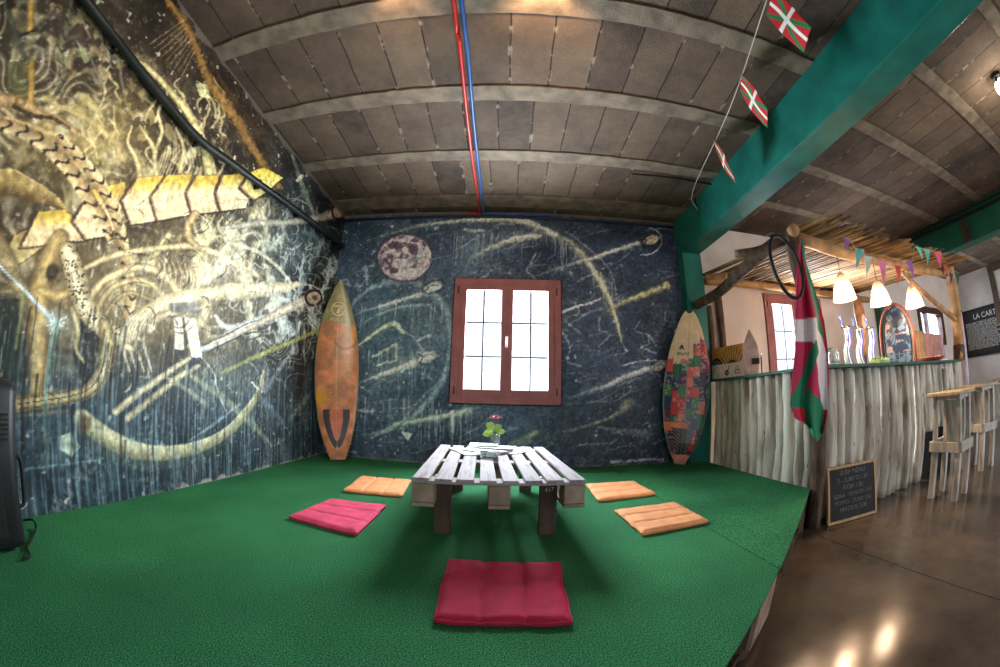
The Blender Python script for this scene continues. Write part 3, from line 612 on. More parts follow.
# drapery and bars under the arm
for i, (x, w) in enumerate([(124, 6), (131, 5), (138, 6), (146, 5)]): T([(x+14, 312), (x+2, 326), (x-2, 344), (x+6, 372)], [3, w, w, 2], (214, 204, 168), (96, 90, 84), .85, .35)
T([(150, 330), (158, 318), (176, 312), (200, 308)], [10, 10, 8, 6], (222, 208, 166), (110, 92, 70), .95, .3); T([(124, 346), (134, 348), (138, 338)], [8, 9, 5], (226, 212, 160), (120, 100, 70), .9, .3)
P.poly([(174, 318), (182, 318), (184, 352), (176, 352)], (232, 226, 196), 1); P.poly([(185, 318), (196, 320), (202, 358), (192, 360)], (238, 230, 190), 1); P.poly([(175, 350), (185, 350), (184, 355), (176, 355)], (60, 60, 66), 1); P.poly([(190, 358), (201, 358), (199, 370), (190, 368)], (60, 64, 80), 1)
T([(183, 318), (188, 358)], 2, (70, 60, 60)); P.poly([(170, 304), (198, 302), (200, 312), (172, 312)], (84, 84, 96), .7, 2)
T([(216, 316), (224, 326), (244, 326), (262, 318)], [4, 9, 8, 4], (228, 226, 206), (130, 132, 128), .95, .3)
T([(200, 350), (222, 340), (248, 326), (272, 318), (284, 316)], [6, 10, 12, 12, 6], (232, 232, 220), (130, 140, 140), .95, .25)
T([(204, 345), (228, 334), (252, 322), (280, 314)], 1.6, (50, 52, 54)); T([(208, 352), (232, 340), (246, 334), (262, 332), (256, 338), (240, 340)], 1.6, (50, 52, 54)); T([(246, 328), (258, 324), (266, 326), (258, 330)], 1.6, (50, 52, 54)); T([(262, 322), (272, 320), (276, 324)], 1.4, (50, 52, 54))
T([(116, 412), (140, 392), (166, 374), (190, 358)], [9, 9, 8, 6], (214, 204, 158), (90, 84, 70), .95, .25); T([(128, 418), (150, 400), (178, 378), (198, 366)], [9, 9, 8, 6], (224, 212, 160), (100, 92, 72), .95, .25)
T([(18, 404), (50, 400), (80, 394), (96, 384), (104, 366), (108, 344), (104, 324)], [20, 18, 17, 18, 20, 20, 14], (196, 176, 116), (90, 74, 50), .95, .2)
T([(18, 404), (50, 400), (80, 393), (95, 383), (103, 366), (107, 344)], 1.8, (60, 48, 36), a=.8); T([(18, 409), (52, 405), (84, 398), (99, 387), (108, 368), (112, 346)], 1.4, (70, 56, 40), a=.7); T([(18, 398), (50, 395), (78, 388), (90, 378), (98, 364)], 1.4, (70, 56, 40), a=.7)
T([(20, 416), (60, 412), (84, 410)], 5, (120, 110, 70), a=.7, soft=.7, ragged=.3)
# the great crescent
T([(262, 378), (258, 396), (246, 416), (226, 438), (196, 454), (164, 461), (130, 458), (100, 442), (80, 426)], [5, 8, 12, 16, 20, 24, 28, 28, 16], (76, 92, 86), a=.6, soft=.6)
T([(264, 372), (258, 394), (246, 412), (226, 433), (198, 447), (166, 453), (134, 450), (104, 436), (82, 418)], [4, 7, 9, 11, 14, 17, 20, 22, 20], (242, 236, 178), (120, 116, 80), 1, .25, lit=-1)
P.ell(84, 424, 9, 11, (108, 84, 64), .8, .5, .6); P.poly([(58, 438), (70, 432), (80, 446), (72, 456), (58, 448)], (176, 196, 172), .9)
T([(22, 470), (50, 466), (100, 460)], 3, (110, 150, 160), a=.7, ragged=.4)
P.glow(222, 268, 30, (244, 238, 210), .6); P.glow(270, 300, 36, (214, 220, 206), .4); P.glow(195, 300, 30, (240, 232, 196), .4)
rnd = random.Random(99)
for i in range(260):
    x = rnd.uniform(100, 335); y = rnd.uniform(190, 400); a_ = rnd.gauss(-.45, .5); L_ = rnd.uniform(6, 26); bend = rnd.uniform(-1.2, 1.2)
    q = [(x+L_*t*math.cos(a_+bend*t), y+L_*t*math.sin(a_+bend*t)) for t in (0, .33, .66, 1)]; warm_ = x < 230
    T(q, [.7, rnd.uniform(1, 3), .7], rnd.choice([(226, 214, 170), (240, 230, 196), (60, 46, 38), (44, 38, 36)] if warm_ else [(196, 206, 196), (214, 212, 186), (34, 40, 46), (120, 160, 164)]), a=rnd.uniform(.25, .65), soft=.6, ragged=.5)
# blue star flare, beams
T([(-4, 262), (24, 290), (56, 323)], [3, 5, 8], (206, 220, 228), (120, 140, 150), .95, .5)
P.glow(56, 323, 22, (196, 226, 226), .8)
for a_ in range(9): T([(56, 323), (56+random.uniform(10, 18)*math.cos(a_*.72), 323+random.uniform(8, 16)*math.sin(a_*.72))], [2.5, .6], (206, 232, 232), a=.8)
T([(56, 325), (50, 360), (46, 400), (46, 440), (48, 478)], [10, 12, 9, 7, 4], (130, 176, 160), a=.6, soft=.8); T([(24, 290), (20, 320), (16, 348)], 5, (150, 164, 90), a=.6, soft=.8)
T([(222, 372), (262, 354), (300, 338), (334, 322)], [6, 7, 7, 6], (190, 194, 88), (120, 130, 70), .75, .7)
T([(186, 372), (220, 396), (250, 422), (272, 446)], [6, 12, 12, 4], (196, 206, 150), a=.5, soft=.8); T([(170, 380), (190, 392), (206, 404)], 8, (200, 206, 160), a=.5, soft=.8)
T([(190, 440), (214, 424), (240, 404)], [3, 5, 3], (150, 190, 210), a=.6, soft=.8); T([(252, 382), (262, 392)], 2, (220, 226, 226)); T([(262, 398), (284, 424)], [10, 6], (120, 160, 190), a=.4, soft=.8); T([(290, 420), (308, 396)], 7, (130, 150, 140), a=.5, soft=.8)
T([(268, 370), (264, 390), (272, 380), (296, 346)], [6, 10, 8, 4], (190, 190, 200), a=.45, soft=.8)
T([(206, 362), (214, 374), (218, 392), (226, 412)], 1.4, (210, 214, 190), a=.8)
# fingers reaching to the corner
T([(210, 344), (236, 334), (262, 322), (288, 308), (312, 299)], [4, 5, 8, 12, 15], (222, 206, 170), (120, 108, 96), .95, .25)
P.ell(314, 298, 8, 7.5, (196, 176, 150), .95, .2); P.ell(314, 298, 8, 7.5, (40, 34, 36), .9, ring=.2); P.ell(315, 298, 3, 3, (60, 50, 50), .7, .3)
T([(300, 285), (312, 286), (322, 292), (324, 302)], 1.8, (214, 206, 190), a=.8)
T([(222, 228), (256, 224), (290, 222), (318, 218), (336, 213)], [5, 9, 8, 10, 14], (190, 186, 160), (100, 98, 88), .85, .35, ragged=.15)
P.ell(338, 212, 6, 7, (176, 140, 110), .9, .3); P.ell(338, 212, 6, 7, (50, 40, 40), .8, ring=.22)
T([(230, 242), (262, 254), (284, 274), (296, 292)], [5, 5, 4, 3], (214, 210, 180), a=.8, soft=.5); T([(232, 300), (260, 296), (290, 290)], 4, (200, 200, 170), a=.6, ragged=.4)
T([(304, 232), (318, 240), (312, 262), (304, 284)], [5, 10, 12, 5], (120, 160, 164), a=.5, soft=.8, ragged=.3)
T([(292, 154), (304, 190), (314, 214)], [3, 8, 5], (150, 160, 130), a=.6, soft=.6, ragged=.3); T([(298, 180), (302, 176)], 5, (196, 186, 160))
for i in range(40):
    rnd = random.Random(i+300); x = rnd.uniform(225, 330); y = rnd.uniform(222, 330); q = [(x, y)]
    for j in range(4): q.append((q[-1][0]+rnd.uniform(-7, 7), q[-1][1]+rnd.uniform(-7, 7)))
    T(q, [1, 2.4, 1], (196, 206, 196), a=.6, ragged=.4)
drips(P, Yg, Zg, 300, .2, 3.6, lambda u, r: r.uniform(.45, 1.2), .15, .6, (126, 160, 168), .42, .003, .009, seed=11, cvar=45)
drips(P, Yg, Zg, 130, .2, 3.6, lambda u, r: r.uniform(.6, 1.3), .15, .6, (26, 34, 42), .6, .003, .010, seed=12, cvar=12)
drips(P, Yg, Zg, 80, 1.0, 3.6, lambda u, r: r.uniform(1.2, 1.7), .1, .4, (190, 200, 180), .4, .003, .008, seed=13, cvar=30)
# line-work, drips and wear over the whole picture
n3 = fbm(Yg*38, Zg*38, 3); P.C *= (1+.55*(n3-.5))[:, None]
stv = vnoise(Yg*85, Zg*3.0)*.6+.4*vnoise(Yg*170+5, Zg*7); lowm = 1-sm(Zg+.3*(fbm(Yg*3, Zg*3, 2)-.5), .85, 1.35); k = sm(stv, .58, .74)*lowm*.36; P.C = P.C*(1-k[:, None])+np.array([142, 168, 176])*k[:, None]
k = sm(.92-stv, .56, .74)*lowm*.36; P.C = P.C*(1-k[:, None])+np.array([24, 32, 40])*k[:, None]
sk2 = sm(fbm(Yg*60+9, Zg*60, 2)*.6+.4*fbm(Yg*6, Zg*6+4, 3), .60, .70)*.4; P.C = P.C*(1-sk2[:, None]*.6)+np.array([206, 204, 190])*sk2[:, None]*.6
gy_ = P.C.mean(1, keepdims=True); P.C = gy_+(P.C-gy_)*(.70+.06*(1-sm(Yg, .8, 2.2)))[:, None]; P.C = np.clip((P.C-74)*1.3+66, 8, 250)
k = (1-sm(Zg-.3+(fbm(Yg*16, Zg*0, 3)-.5)*.07, .0, .02))*.7*sm(Yg, 1.2, 1.8); P.C = P.C*(1-k[:, None])+np.array([206, 196, 184])*k[:, None]
k = sm(Zg+(vnoise(Yg*10, Zg*0+3)-.5)*.06, CZ-.05, CZ-.025)*.85; P.C = P.C*(1-k[:, None])+np.array([108, 98, 90])*k[:, None]
me = grid_mesh('wall_left', V, nu2, nv2); set_paint(me, P.C); struct(link_mesh('wall_left', me, m_paint))
m_dkwall = mat('dark_plaster', (62, 58, 52), .8, var=.2, scale=3, bump=.2)
struct(boxo('wall_left_rear', (AX-.1, RY, 0), (AX, YB, CZ), m_dkwall))
# unseen rear wall with two openings added for the fill lamps, right wall
bm = bmesh.new()
for lo, hi in [((AX, RY-.15, 0), (-.8, RY, CZ)), ((2.6, RY-.15, 0), (6.4, RY, CZ)), ((6.4, RY-.15, 0), (8.4, RY, .8)), ((6.4, RY-.15, 2.4), (8.4, RY, CZ)), ((8.4, RY-.15, 0), (RX, RY, CZ)), ((-.8, RY-.15, 1.95), (2.6, RY, CZ)), ((-.8, RY-.15, 0), (2.6, RY, .25))]:
    lo = Vector(lo); hi = Vector(hi); box(bm, (lo+hi)/2, hi-lo)
struct(obj('wall_rear', bm, m_wallg))
bm = bmesh.new()
for i in range(4): x = -.77+i*1.113; box(bm, (x, RY-.07, 1.1), (.07, .07, 1.7))
struct(obj('fill_opening_post_1', bm, m_frame))  # posts across the wide opening added to let fill light in
struct(boxo('wall_right', (RX, RY, 0), (RX+.15, D, CZ), m_wallg))

# ---- windows
def window(name, w, y0, panes=True, reveal=m_wallw, m_frame=m_frame):
    x0, x1, z0, z1 = w
    bm = bmesh.new()
    for lo, hi in [((x0-.02, y0, z0-.02), (x0, y0+.3, z1+.02)), ((x1, y0, z0-.02), (x1+.02, y0+.3, z1+.02)), ((x0, y0, z1), (x1, y0+.3, z1+.02)), ((x0, y0, z0-.02), (x1, y0+.3, z0))]:
        lo = Vector(lo); hi = Vector(hi); box(bm, (lo+hi)/2, hi-lo)
    r = struct(obj(name, bm, reveal))
    bm = bmesh.new(); fw = .06
    for lo, hi in [((x0-.01, y0-.02, z0-.01), (x0+fw, y0+.05, z1+.01)), ((x1-fw, y0-.02, z0-.01), (x1+.01, y0+.05, z1+.01)), ((x0+fw, y0-.02, z1-fw), (x1-fw, y0+.05, z1+.01)), ((x0+fw, y0-.02, z0-.01), (x1-fw, y0+.05, z0+fw))]:
        lo = Vector(lo); hi = Vector(hi); box(bm, (lo+hi)/2, hi-lo, bev=.005)
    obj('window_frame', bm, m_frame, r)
    xm = (x0+x1)/2
    for a, b_ in ((x0+fw, xm+.006), (xm-.006, x1-fw)) if panes else ((x0+fw, x1-fw),):
        bm = bmesh.new(); sw = .065; zz0, zz1 = z0+fw-.01, z1-fw+.01
        for lo, hi in [((a, y0-.01, zz0), (a+sw, y0+.04, zz1)), ((b_-sw, y0-.01, zz0), (b_, y0+.04, zz1)), ((a+sw, y0-.01, zz1-sw), (b_-sw, y0+.04, zz1)), ((a+sw, y0-.01, zz0), (b_-sw, y0+.04, zz0+sw+.02))]:
            lo = Vector(lo); hi = Vector(hi); box(bm, (lo+hi)/2, hi-lo, bev=.004)
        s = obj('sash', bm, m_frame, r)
        gb = bmesh.new(); box(gb, ((a+b_)/2, y0+.02, (zz0+zz1)/2), (b_-a-2*sw+.01, .004, zz1-zz0-2*sw+.01)); obj('pane', gb, m_glass, s)
        if panes:
            mb = bmesh.new(); w_ = .016
            box(mb, ((a+b_)/2, y0+.012, (zz0+zz1)/2), (w_, w_, zz1-zz0-2*sw))
            for k in (1, 2): box(mb, ((a+b_)/2, y0+.012, zz0+sw+(zz1-zz0-2*sw)*k/3), (b_-a-2*sw, w_, w_))
            obj('glazing_bar', mb, mat('bar_metal', (96, 98, 116), .6, bump=0), s)
    if panes:
        hb = bmesh.new(); box(hb, (xm, y0-.02, (z0+z1)/2-.02), (.022, .015, .07), bev=.004); box(hb, (xm, y0-.045, (z0+z1)/2+.02), (.018, .04, .018), bev=.004); box(hb, (xm, y0-.06, (z0+z1)/2-.03), (.018, .016, .11), bev=.004)
        obj('handle', hb, mat('handle_metal', (170, 150, 140), .35, metal=.6, bump=0), r)
        for xx in (x0+fw*.6, x1-fw*.6):
            for zz in (z0+.12, z1-.12):
                hb = bmesh.new(); bmesh.ops.create_cone(hb, cap_ends=True, segments=10, radius1=.008, radius2=.008, depth=.08, matrix=Matrix.Translation((xx, y0-.022, zz))); obj('hinge', hb, m_dkwood, r)
    return r
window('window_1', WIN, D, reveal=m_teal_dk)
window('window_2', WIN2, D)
window('window_3', WIN3, D, panes=False, m_frame=m_dkwood)

# ================================================================= PLATFORM
ZP = .30
edge_a = at(810, 489, 'z', ZP); edge_b = at(727, 665, 'z', ZP)
dirv = (edge_b-edge_a); pend = edge_a+dirv*((AX+.01-edge_a.x)/dirv.x)
SX = 1.083
def on_edge(x): return edge_a.y+dirv.y*((x-edge_a.x)/dirv.x)
m_turf = mat('green_turf', (70, 150, 98), .95, scale=210, bump=1.0, bscale=300, col2=(22, 78, 44), contrast=(.36, .62), spec=.12)
nt = m_turf.node_tree; b = nt.nodes['Principled BSDF']; src = b.inputs['Base Color'].links[0].from_socket
tc = nd(nt, 'ShaderNodeTexCoord'); fl = nd(nt, 'ShaderNodeTexNoise'); fl.inputs['Scale'].default_value = 250; fl.inputs['Detail'].default_value = 2; nt.links.new(tc.outputs['Object'], fl.inputs['Vector'])
mr = nd(nt, 'ShaderNodeMapRange'); mr.inputs[1].default_value = .3; mr.inputs[2].default_value = .75; mr.inputs[3].default_value = .45; mr.inputs[4].default_value = 1.75; nt.links.new(fl.outputs[0], mr.inputs[0])
lg = nd(nt, 'ShaderNodeTexNoise'); lg.inputs['Scale'].default_value = 2.0; lg.inputs['Detail'].default_value = 5; nt.links.new(tc.outputs['Object'], lg.inputs['Vector'])
mr2 = nd(nt, 'ShaderNodeMapRange'); mr2.inputs[1].default_value = .3; mr2.inputs[2].default_value = .7; mr2.inputs[3].default_value = .78; mr2.inputs[4].default_value = 1.2; nt.links.new(lg.outputs[0], mr2.inputs[0])
mu = nd(nt, 'ShaderNodeMath', operation='MULTIPLY'); nt.links.new(mr.outputs[0], mu.inputs[0]); nt.links.new(mr2.outputs[0], mu.inputs[1])
mx = nd(nt, 'ShaderNodeMix', data_type='RGBA', blend_type='MULTIPLY'); mx.inputs[0].default_value = 1; nt.links.new(src, mx.inputs[6]); nt.links.new(mu.outputs[0], mx.inputs[7]); nt.links.new(mx.outputs[2], b.inputs['Base Color'])
stage = thing('stage_platform', 'low wooden stage of pallet timber under the green artificial grass', 'platform', (0, 2, 0))
def local(o, root): o.matrix_parent_inverse = Matrix.Translation(-root.location); return o
PE = edge_a.x
bm = bmesh.new(); prism(bm, [(AX+.005, D-.005), (PE, D-.005) if False else (BX0-.003, D-.005), (BX0-.003, 3.552), (PE, 3.552), (PE-.01, edge_a.y+.01), (pend.x, pend.y+.02)], ZP-.04, ZP-.012)
local(obj('deck', bm, m_dkwood, stage), stage)
un = dirv.normalized(); nrm = Vector((-un.y, un.x, 0)); nrm = nrm if nrm.y < 0 else -nrm
def skirt(x0, x1, z0, z1, m, th=.018, inset=.05):
    a = Vector((x0, on_edge(x0), 0))-nrm*inset; b_ = Vector((x1, on_edge(x1), 0))-nrm*inset
    bm = bmesh.new(); L = (b_-a).length; rot = Matrix.Rotation(math.atan2((b_-a).y, (b_-a).x), 3, 'Z')
    box(bm, (a+b_)/2+Vector((0, 0, (z0+z1)/2)), (L, th, z1-z0), rot); return local(obj('skirt_board', bm, m, stage), stage)
skirt(-1.8, .85, .18, .285, m_dkwood); skirt(.9, 1.13, .05, .285, m_block, inset=.02); skirt(1.14, 2.13, .19, .285, m_dkwood); skirt(-1.8, 2.1, .0, .04, m_dkwood)
for x in (-1.5, -.9, -.3, .3, .86, 1.5, 2.05):
    bm = bmesh.new(); box(bm, (x, on_edge(x)+.12, .135), (.10, .12, .27)); local(obj('support_block', bm, m_dkwood, stage), stage)
def turf(pts, label, z1=ZP):
    bm = bmesh.new(); prism(bm, pts, ZP-.012, z1); o = obj('turf_carpet', bm, m_turf); return tag(o, label, 'carpet', 'artificial grass carpets on the stage')
turf([(AX+.004, D-.004), (SX-.003, D-.004), (SX-.003, on_edge(SX)), (pend.x, pend.y)], 'large green artificial grass carpet under the pallet table')
turf([(SX+.003, D-.004), (BX0-.004, D-.004), (BX0-.004, 3.551), (PE, 3.551), (PE, edge_a.y), (SX+.003, on_edge(SX))], 'narrower green artificial grass strip beside the bar, right of the seam', ZP+.003)

# ================================================================= PALLET TABLE
tb = thing('pallet_table', 'low white pallet table on dark plank legs in the middle of the green carpet', 'table', (-.042, 2.258, ZP), .06)
TZ = .32
for i in range(8):
    bm = bmesh.new(); x = -.36+i*.10286; rnd = random.Random(i); box(bm, (x, rnd.uniform(-.006, .006), TZ-.0075), (.076+rnd.uniform(-.004, .004), 1.2, .015), Matrix.Rotation(rnd.uniform(-.006, .006), 3, 'Z'), bev=.003)
    obj('board', bm, m_white_wood, tb)
for y in (-.535, 0, .535):
    bm = bmesh.new(); box(bm, (0, y, TZ-.0215), (.8, .10, .0128), bev=.002); obj('stringer', bm, m_white_wood, tb)
    for x in (-.35, 0, .35):
        bm = bmesh.new(); box(bm, (x, y, TZ-.0735), (.10, .12, .091), bev=.004); obj('block', bm, m_block, tb)
for x in (-.35, 0, .35):
    bm = bmesh.new(); box(bm, (x, 0, TZ-.1285), (.10, 1.2, .018), bev=.002); obj('bottom_board', bm, m_block, tb)
for x, y in ((-.272, -.447), (.25, -.447), (-.255, .44), (.245, .44)):
    bm = bmesh.new(); box(bm, (x, y, (TZ-.0155)/2), (.086, .045, TZ-.0155), Matrix.Rotation(0, 3, 'Z'), bev=.003); obj('leg', bm, m_dkwood, tb)
text_mesh('chalk_mark', '617', .03, m_chalk, tb, (.23, -.4705, .235), (PI/2, 0, 0), .0004)

# things on the table
ZT = ZP+TZ+.0005
tp = lambda x, y, z=ZT: at(x, y, 'z', z)
def magazine(loc, rz, w, h, colf, label, th=.006, tilt=(0, 0)):
    nu_, nv_ = 36, 48; u, v = np.meshgrid(np.linspace(-.5, .5, nu_), np.linspace(-.5, .5, nv_), indexing='ij'); u = u.ravel(); v = v.ravel()
    r = thing('magazine', label, 'magazine', loc, rz, 'magazines on the pallet table')
    Vv = np.stack([u*w, v*h, th+.004*np.sin((u+.5)*PI)*1.0], 1); me = grid_mesh('cover', Vv, nu_, nv_); set_paint(me, colf(u, v)); c = link_mesh('cover', me, m_print, r)
    bm = bmesh.new(); n = 14; pts = [(-w/2+w*i/n, .0) for i in range(n+1)]
    va = [bm.verts.new((x, -h/2, 0)) for x, _ in pts]; vb = [bm.verts.new((x, h/2, 0)) for x, _ in pts]
    ta = [bm.verts.new((x, -h/2, th+.004*math.sin((x/w+.5)*PI)-.0005)) for x, _ in pts]; tb_ = [bm.verts.new((x, h/2, th+.004*math.sin((x/w+.5)*PI)-.0005)) for x, _ in pts]
    for i in range(n):
        bm.faces.new((va[i], va[i+1], ta[i+1], ta[i])); bm.faces.new((vb[i+1], vb[i], tb_[i], tb_[i+1])); bm.faces.new((ta[i], ta[i+1], tb_[i+1], tb_[i])); bm.faces.new((va[i+1], va[i], vb[i], vb[i+1]))
    bm.faces.new((va[0], ta[0], tb_[0], vb[0])); bm.faces.new((va[-1], vb[-1], tb_[-1], ta[-1])); obj('pages', bm, m_whitepl, r)
    return r
def cf(c1, c2, k=3):
    def f_(u, v):
        n_ = fbm(u*5+k, v*5+k*3, 3); t = sm(n_, .45, .55)[:, None]; C = np.array(c1)*(1-t)+np.array(c2)*t
        e_ = ((np.abs(v) > .46) | (np.abs(u) > .45)); C[e_] = (225, 225, 225); return C
    return f_
p = tp(472, 452); magazine(p, .5, .21, .29, cf((214, 216, 222), (150, 150, 160), 1), 'pale magazine splayed at the left of the pile on the pallet table')
p = tp(512, 451); magazine(p, -.6, .21, .29, cf((206, 206, 214), (120, 110, 120), 2), 'pale magazine splayed at the right of the pile on the pallet table')
p = tp(486, 451, ZT+.012); magazine(p, .9, .19, .26, cf((196, 200, 204), (90, 100, 120), 5), 'grey magazine in the middle of the pile on the pallet table')
p = tp(497, 447.5, ZT+.024); magazine(p, 1.35, .17, .24, cf((46, 110, 88), (30, 70, 66), 4), 'small green magazine on top of the pile on the pallet table')
p = tp(484, 445, ZT+.034); magazine(p, 1.6, .15, .20, cf((226, 230, 234), (176, 186, 196), 7), 'small white booklet behind the green magazine')
m_cg = mat('clear_glass', (235, 242, 245), .05, var=0, bump=0, trans=.85, spec=.5)
# glass ashtray in front of the pile
at_ = thing('glass_ashtray', 'clear faceted glass ashtray in front of the magazines on the pallet table', 'ashtray', tp(490, 457))
bm = bmesh.new(); lathe(bm, [(0, 0), (.05, 0), (.068, .035), (.058, .035), (.042, .012), (0, .012)], 12); obj('dish', bm, m_cg, at_)
bm = bmesh.new(); tube(bm, [(-.058, 0, .038), (-.01, 0, .03)], .004, 8); obj('cigarette_rest', bm, m_chrome, at_)
# vase
vs = thing('flower_vase', 'small clear glass vase of green leaves and a pink flower on the pallet table', 'vase', tp(495, 448))
bm = bmesh.new(); lathe(bm, [(0, 0), (.034, 0), (.036, .10), (.032, .10), (.030, .01), (0, .01)], 24); obj('glass_body', bm, m_cg, vs, True)
m_leaf = mat('leaf_green', (172, 206, 110), .5, var=.2, scale=12, bump=.1); m_fl = mat('flower_pink', (206, 120, 140), .6, var=.2, scale=20, bump=.1); m_stem = mat('stem_green', (96, 140, 70), .6, bump=.1)
def leaf(root, base, tip, wid, m, nm='leaf'):
    base = Vector(base); tip = Vector(tip); d = tip-base; s = d.cross(Vector((0, -.8, .6))).normalized(); up = s.cross(d).normalized(); bm = bmesh.new(); rows = []
    for i in range(9):
        t = i/8; w_ = wid*math.sin(PI*min(t*.97+.03, 1))**.7; c = base+d*t+up*(.10*d.length*math.sin(PI*t)); rows.append([bm.verts.new(c+s*w_*k+up*(.18*w_*abs(k))) for k in (-1, -.5, 0, .5, 1)])
    for a, b_ in zip(rows, rows[1:]):
        for k in range(4): bm.faces.new((a[k], a[k+1], b_[k+1], b_[k]))
    o = obj(nm, bm, m, root, True); sd = o.modifiers.new('s', 'SOLIDIFY'); sd.thickness = .0015; return o
for q in [(-.02, 0, .13), (.0, .01, .16), (.012, 0, .2), (.03, 0, .13)]: tubeo('stem', [(0, 0, .012), (q[0]*.3, q[1], .08), q], .0022, m_stem, vs, 6)
leaf(vs, (-.015, 0, .11), (-.095, -.01, .10), .034, m_leaf); leaf(vs, (-.01, 0, .13), (-.07, .0, .19), .036, m_leaf); leaf(vs, (.0, 0, .13), (.045, -.01, .175), .03, m_leaf); leaf(vs, (.015, 0, .11), (.075, .01, .13), .02, m_leaf)
rnd = random.Random(2)
for i in range(12):
    a = i*2.4; r_q = .018+.003*i; c = Vector((.0, 0, .225)); leaf(vs, c, c+Vector((math.cos(a)*r_q*1.2, math.sin(a)*r_q, .012-.003*i+.02)), .010, m_fl, 'petal')

# ================================================================= CUSHIONS
def cushion(px, m, label, along_x, wr=0):
    A, B, C_, D_ = [at(x, y, 'z', ZP+.018) for x, y in px]      # far left, far right, near right, near left
    cen = (A+B+C_+D_)/4; cen.z = ZP+.001; n = 41
    Q = [q-Vector((cen.x, cen.y, 0)) for q in (A, B, C_, D_)]
    u, v = np.meshgrid(np.linspace(0, 1, n), np.linspace(0, 1, n), indexing='ij'); u = u.ravel(); v = v.ravel()
    X = sum(np.array(q[:2])[None]*w[:, None] for q, w in zip(Q, ((1-u)*v, u*v, u*(1-v), (1-u)*(1-v))))
    e_ = np.minimum(np.minimum(u, 1-u), np.minimum(v, 1-v)); t = u if along_x else v
    seam = np.minimum(np.abs(t-1/3), np.abs(t-2/3)); hgt = .014+.013*sm(e_, 0, .05)-.008*(1-sm(seam, 0, .035))
    rs = wr*7+1; hgt = hgt+.007*(fbm(u*5+rs, v*5+rs, 3)-.5)+.007*(ridge(u*3+rs, v*3, 2)-.7)*sm(e_, 0, .2)
    ins = .008*(vnoise(u*6+rs, v*6)-.5); Vt = np.stack([X[:, 0]+ins, X[:, 1]+ins, hgt], 1)
    top = bmesh.new(); me = grid_mesh('cover', Vt, n, n)
    o = thing('floor_cushion', label, 'cushion', cen, 0, 'floor cushions around the pallet table')
    c = link_mesh('cover', me, m, o, True)
    # underside joined to the rim
    bm = bmesh.new(); bm.from_mesh(me); bd = [e for e in bm.edges if e.is_boundary]; ex = bmesh.ops.extrude_edge_only(bm, edges=bd)
    vsx = [g_ for g_ in ex['geom'] if isinstance(g_, bmesh.types.BMVert)]
    for q in vsx: q.co.z = 0.001
    bmesh.ops.holes_fill(bm, edges=[e for e in bm.edges if e.is_boundary]); bmesh.ops.recalc_face_normals(bm, faces=bm.faces); bm.to_mesh(me); bm.free(); me.shade_smooth()
    # piping round the rim
    idx = [i*n for i in range(n)]+[(n-1)*n+j for j in range(1, n)]+[i*n+n-1 for i in range(n-2, -1, -1)]+[j for j in range(n-2, 0, -1)]
    pp = [Vector(Vt[i]) for i in idx]; bm = bmesh.new(); tube(bm, pp+[pp[0]], .0032, 6); obj('piping', bm, m, o, True)
    return o
cushion([(449, 559), (559, 562), (572, 621), (433, 619)], m_crimson, 'crimson quilted floor cushion in front of the table, nearest the camera', True, 1)
cushion([(330, 499), (386, 505), (357, 533), (289, 516)], m_pinkc, 'bright pink quilted floor cushion left of the pallet table', False, 2)
cushion([(362, 476), (411, 480), (402, 495), (343, 490)], m_orange, 'orange quilted floor cushion at the left, near the orange surfboard', True, 3)
cushion([(586, 484), (634, 481), (655, 493), (598, 500)], m_orange, 'flat orange quilted floor cushion close to the right table edge, nearer the back wall', False, 4)
cushion([(615, 510), (675, 502), (708, 520), (642, 533)], m_orange, 'creased orange quilted floor cushion lying across the seam of the carpet', False, 5)

# ================================================================= SURFBOARDS
def surfboard(name, L, Wd, th, prof, rocker, colf, label, mat_=None, tail=0.0, nose=0.0, cat='surfboard', tcap=0.0):
    """long axis local z (0..L), deck faces local -y"""
    nt_, na = 300, 160; t = np.linspace(0, 1, nt_); hw = np.interp(t, [p_[0] for p_ in prof], [p_[1] for p_ in prof])
    k_ = np.ones(9)/9; pad = np.concatenate([np.full(4, hw[0]), hw, np.full(4, hw[-1])]); hs = np.convolve(pad, k_, 'valid'); hs[:4] = hw[:4]; hs[-4:] = hw[-4:]; hw = hs*Wd/2
    thk = th/2*np.clip(np.minimum(t/.14, (1-t)/.2), .12, 1)**.6; thk = np.minimum(thk, np.maximum(hw*.8, .002))
    a = np.linspace(0, 2*PI, na, endpoint=False); ca, sa = np.cos(a), np.sin(a)
    X = np.sign(ca)*np.abs(ca)**.9; Yq = np.sign(sa)*np.abs(sa)**.85
    A_, T_ = np.meshgrid(np.arange(na), np.arange(nt_), indexing='ij'); A_ = A_.ravel(); T_ = T_.ravel()
    x = X[A_]*hw[T_]; y = -Yq[A_]*thk[T_]-rocker*((T_/(nt_-1)-.4)**2)*1.0*0+(-rocker)*np.maximum(T_/(nt_-1)-.55, 0)**2*4
    Vv = np.stack([x, y, T_/(nt_-1)*L], 1)
    me = grid_mesh(name, Vv, na, nt_, closeu=True); set_paint(me, colf(x, T_/(nt_-1), Yq[A_] > 0, hw[T_]))
    bm = bmesh.new(); bm.from_mesh(me); bmesh.ops.holes_fill(bm, edges=[e for e in bm.edges if e.is_boundary]); bm.to_mesh(me); bm.free()
    return me
m_board = mat('surfboard_gloss', None, .28, var=.08, scale=25, bump=.05, attr=True, spec=.5)
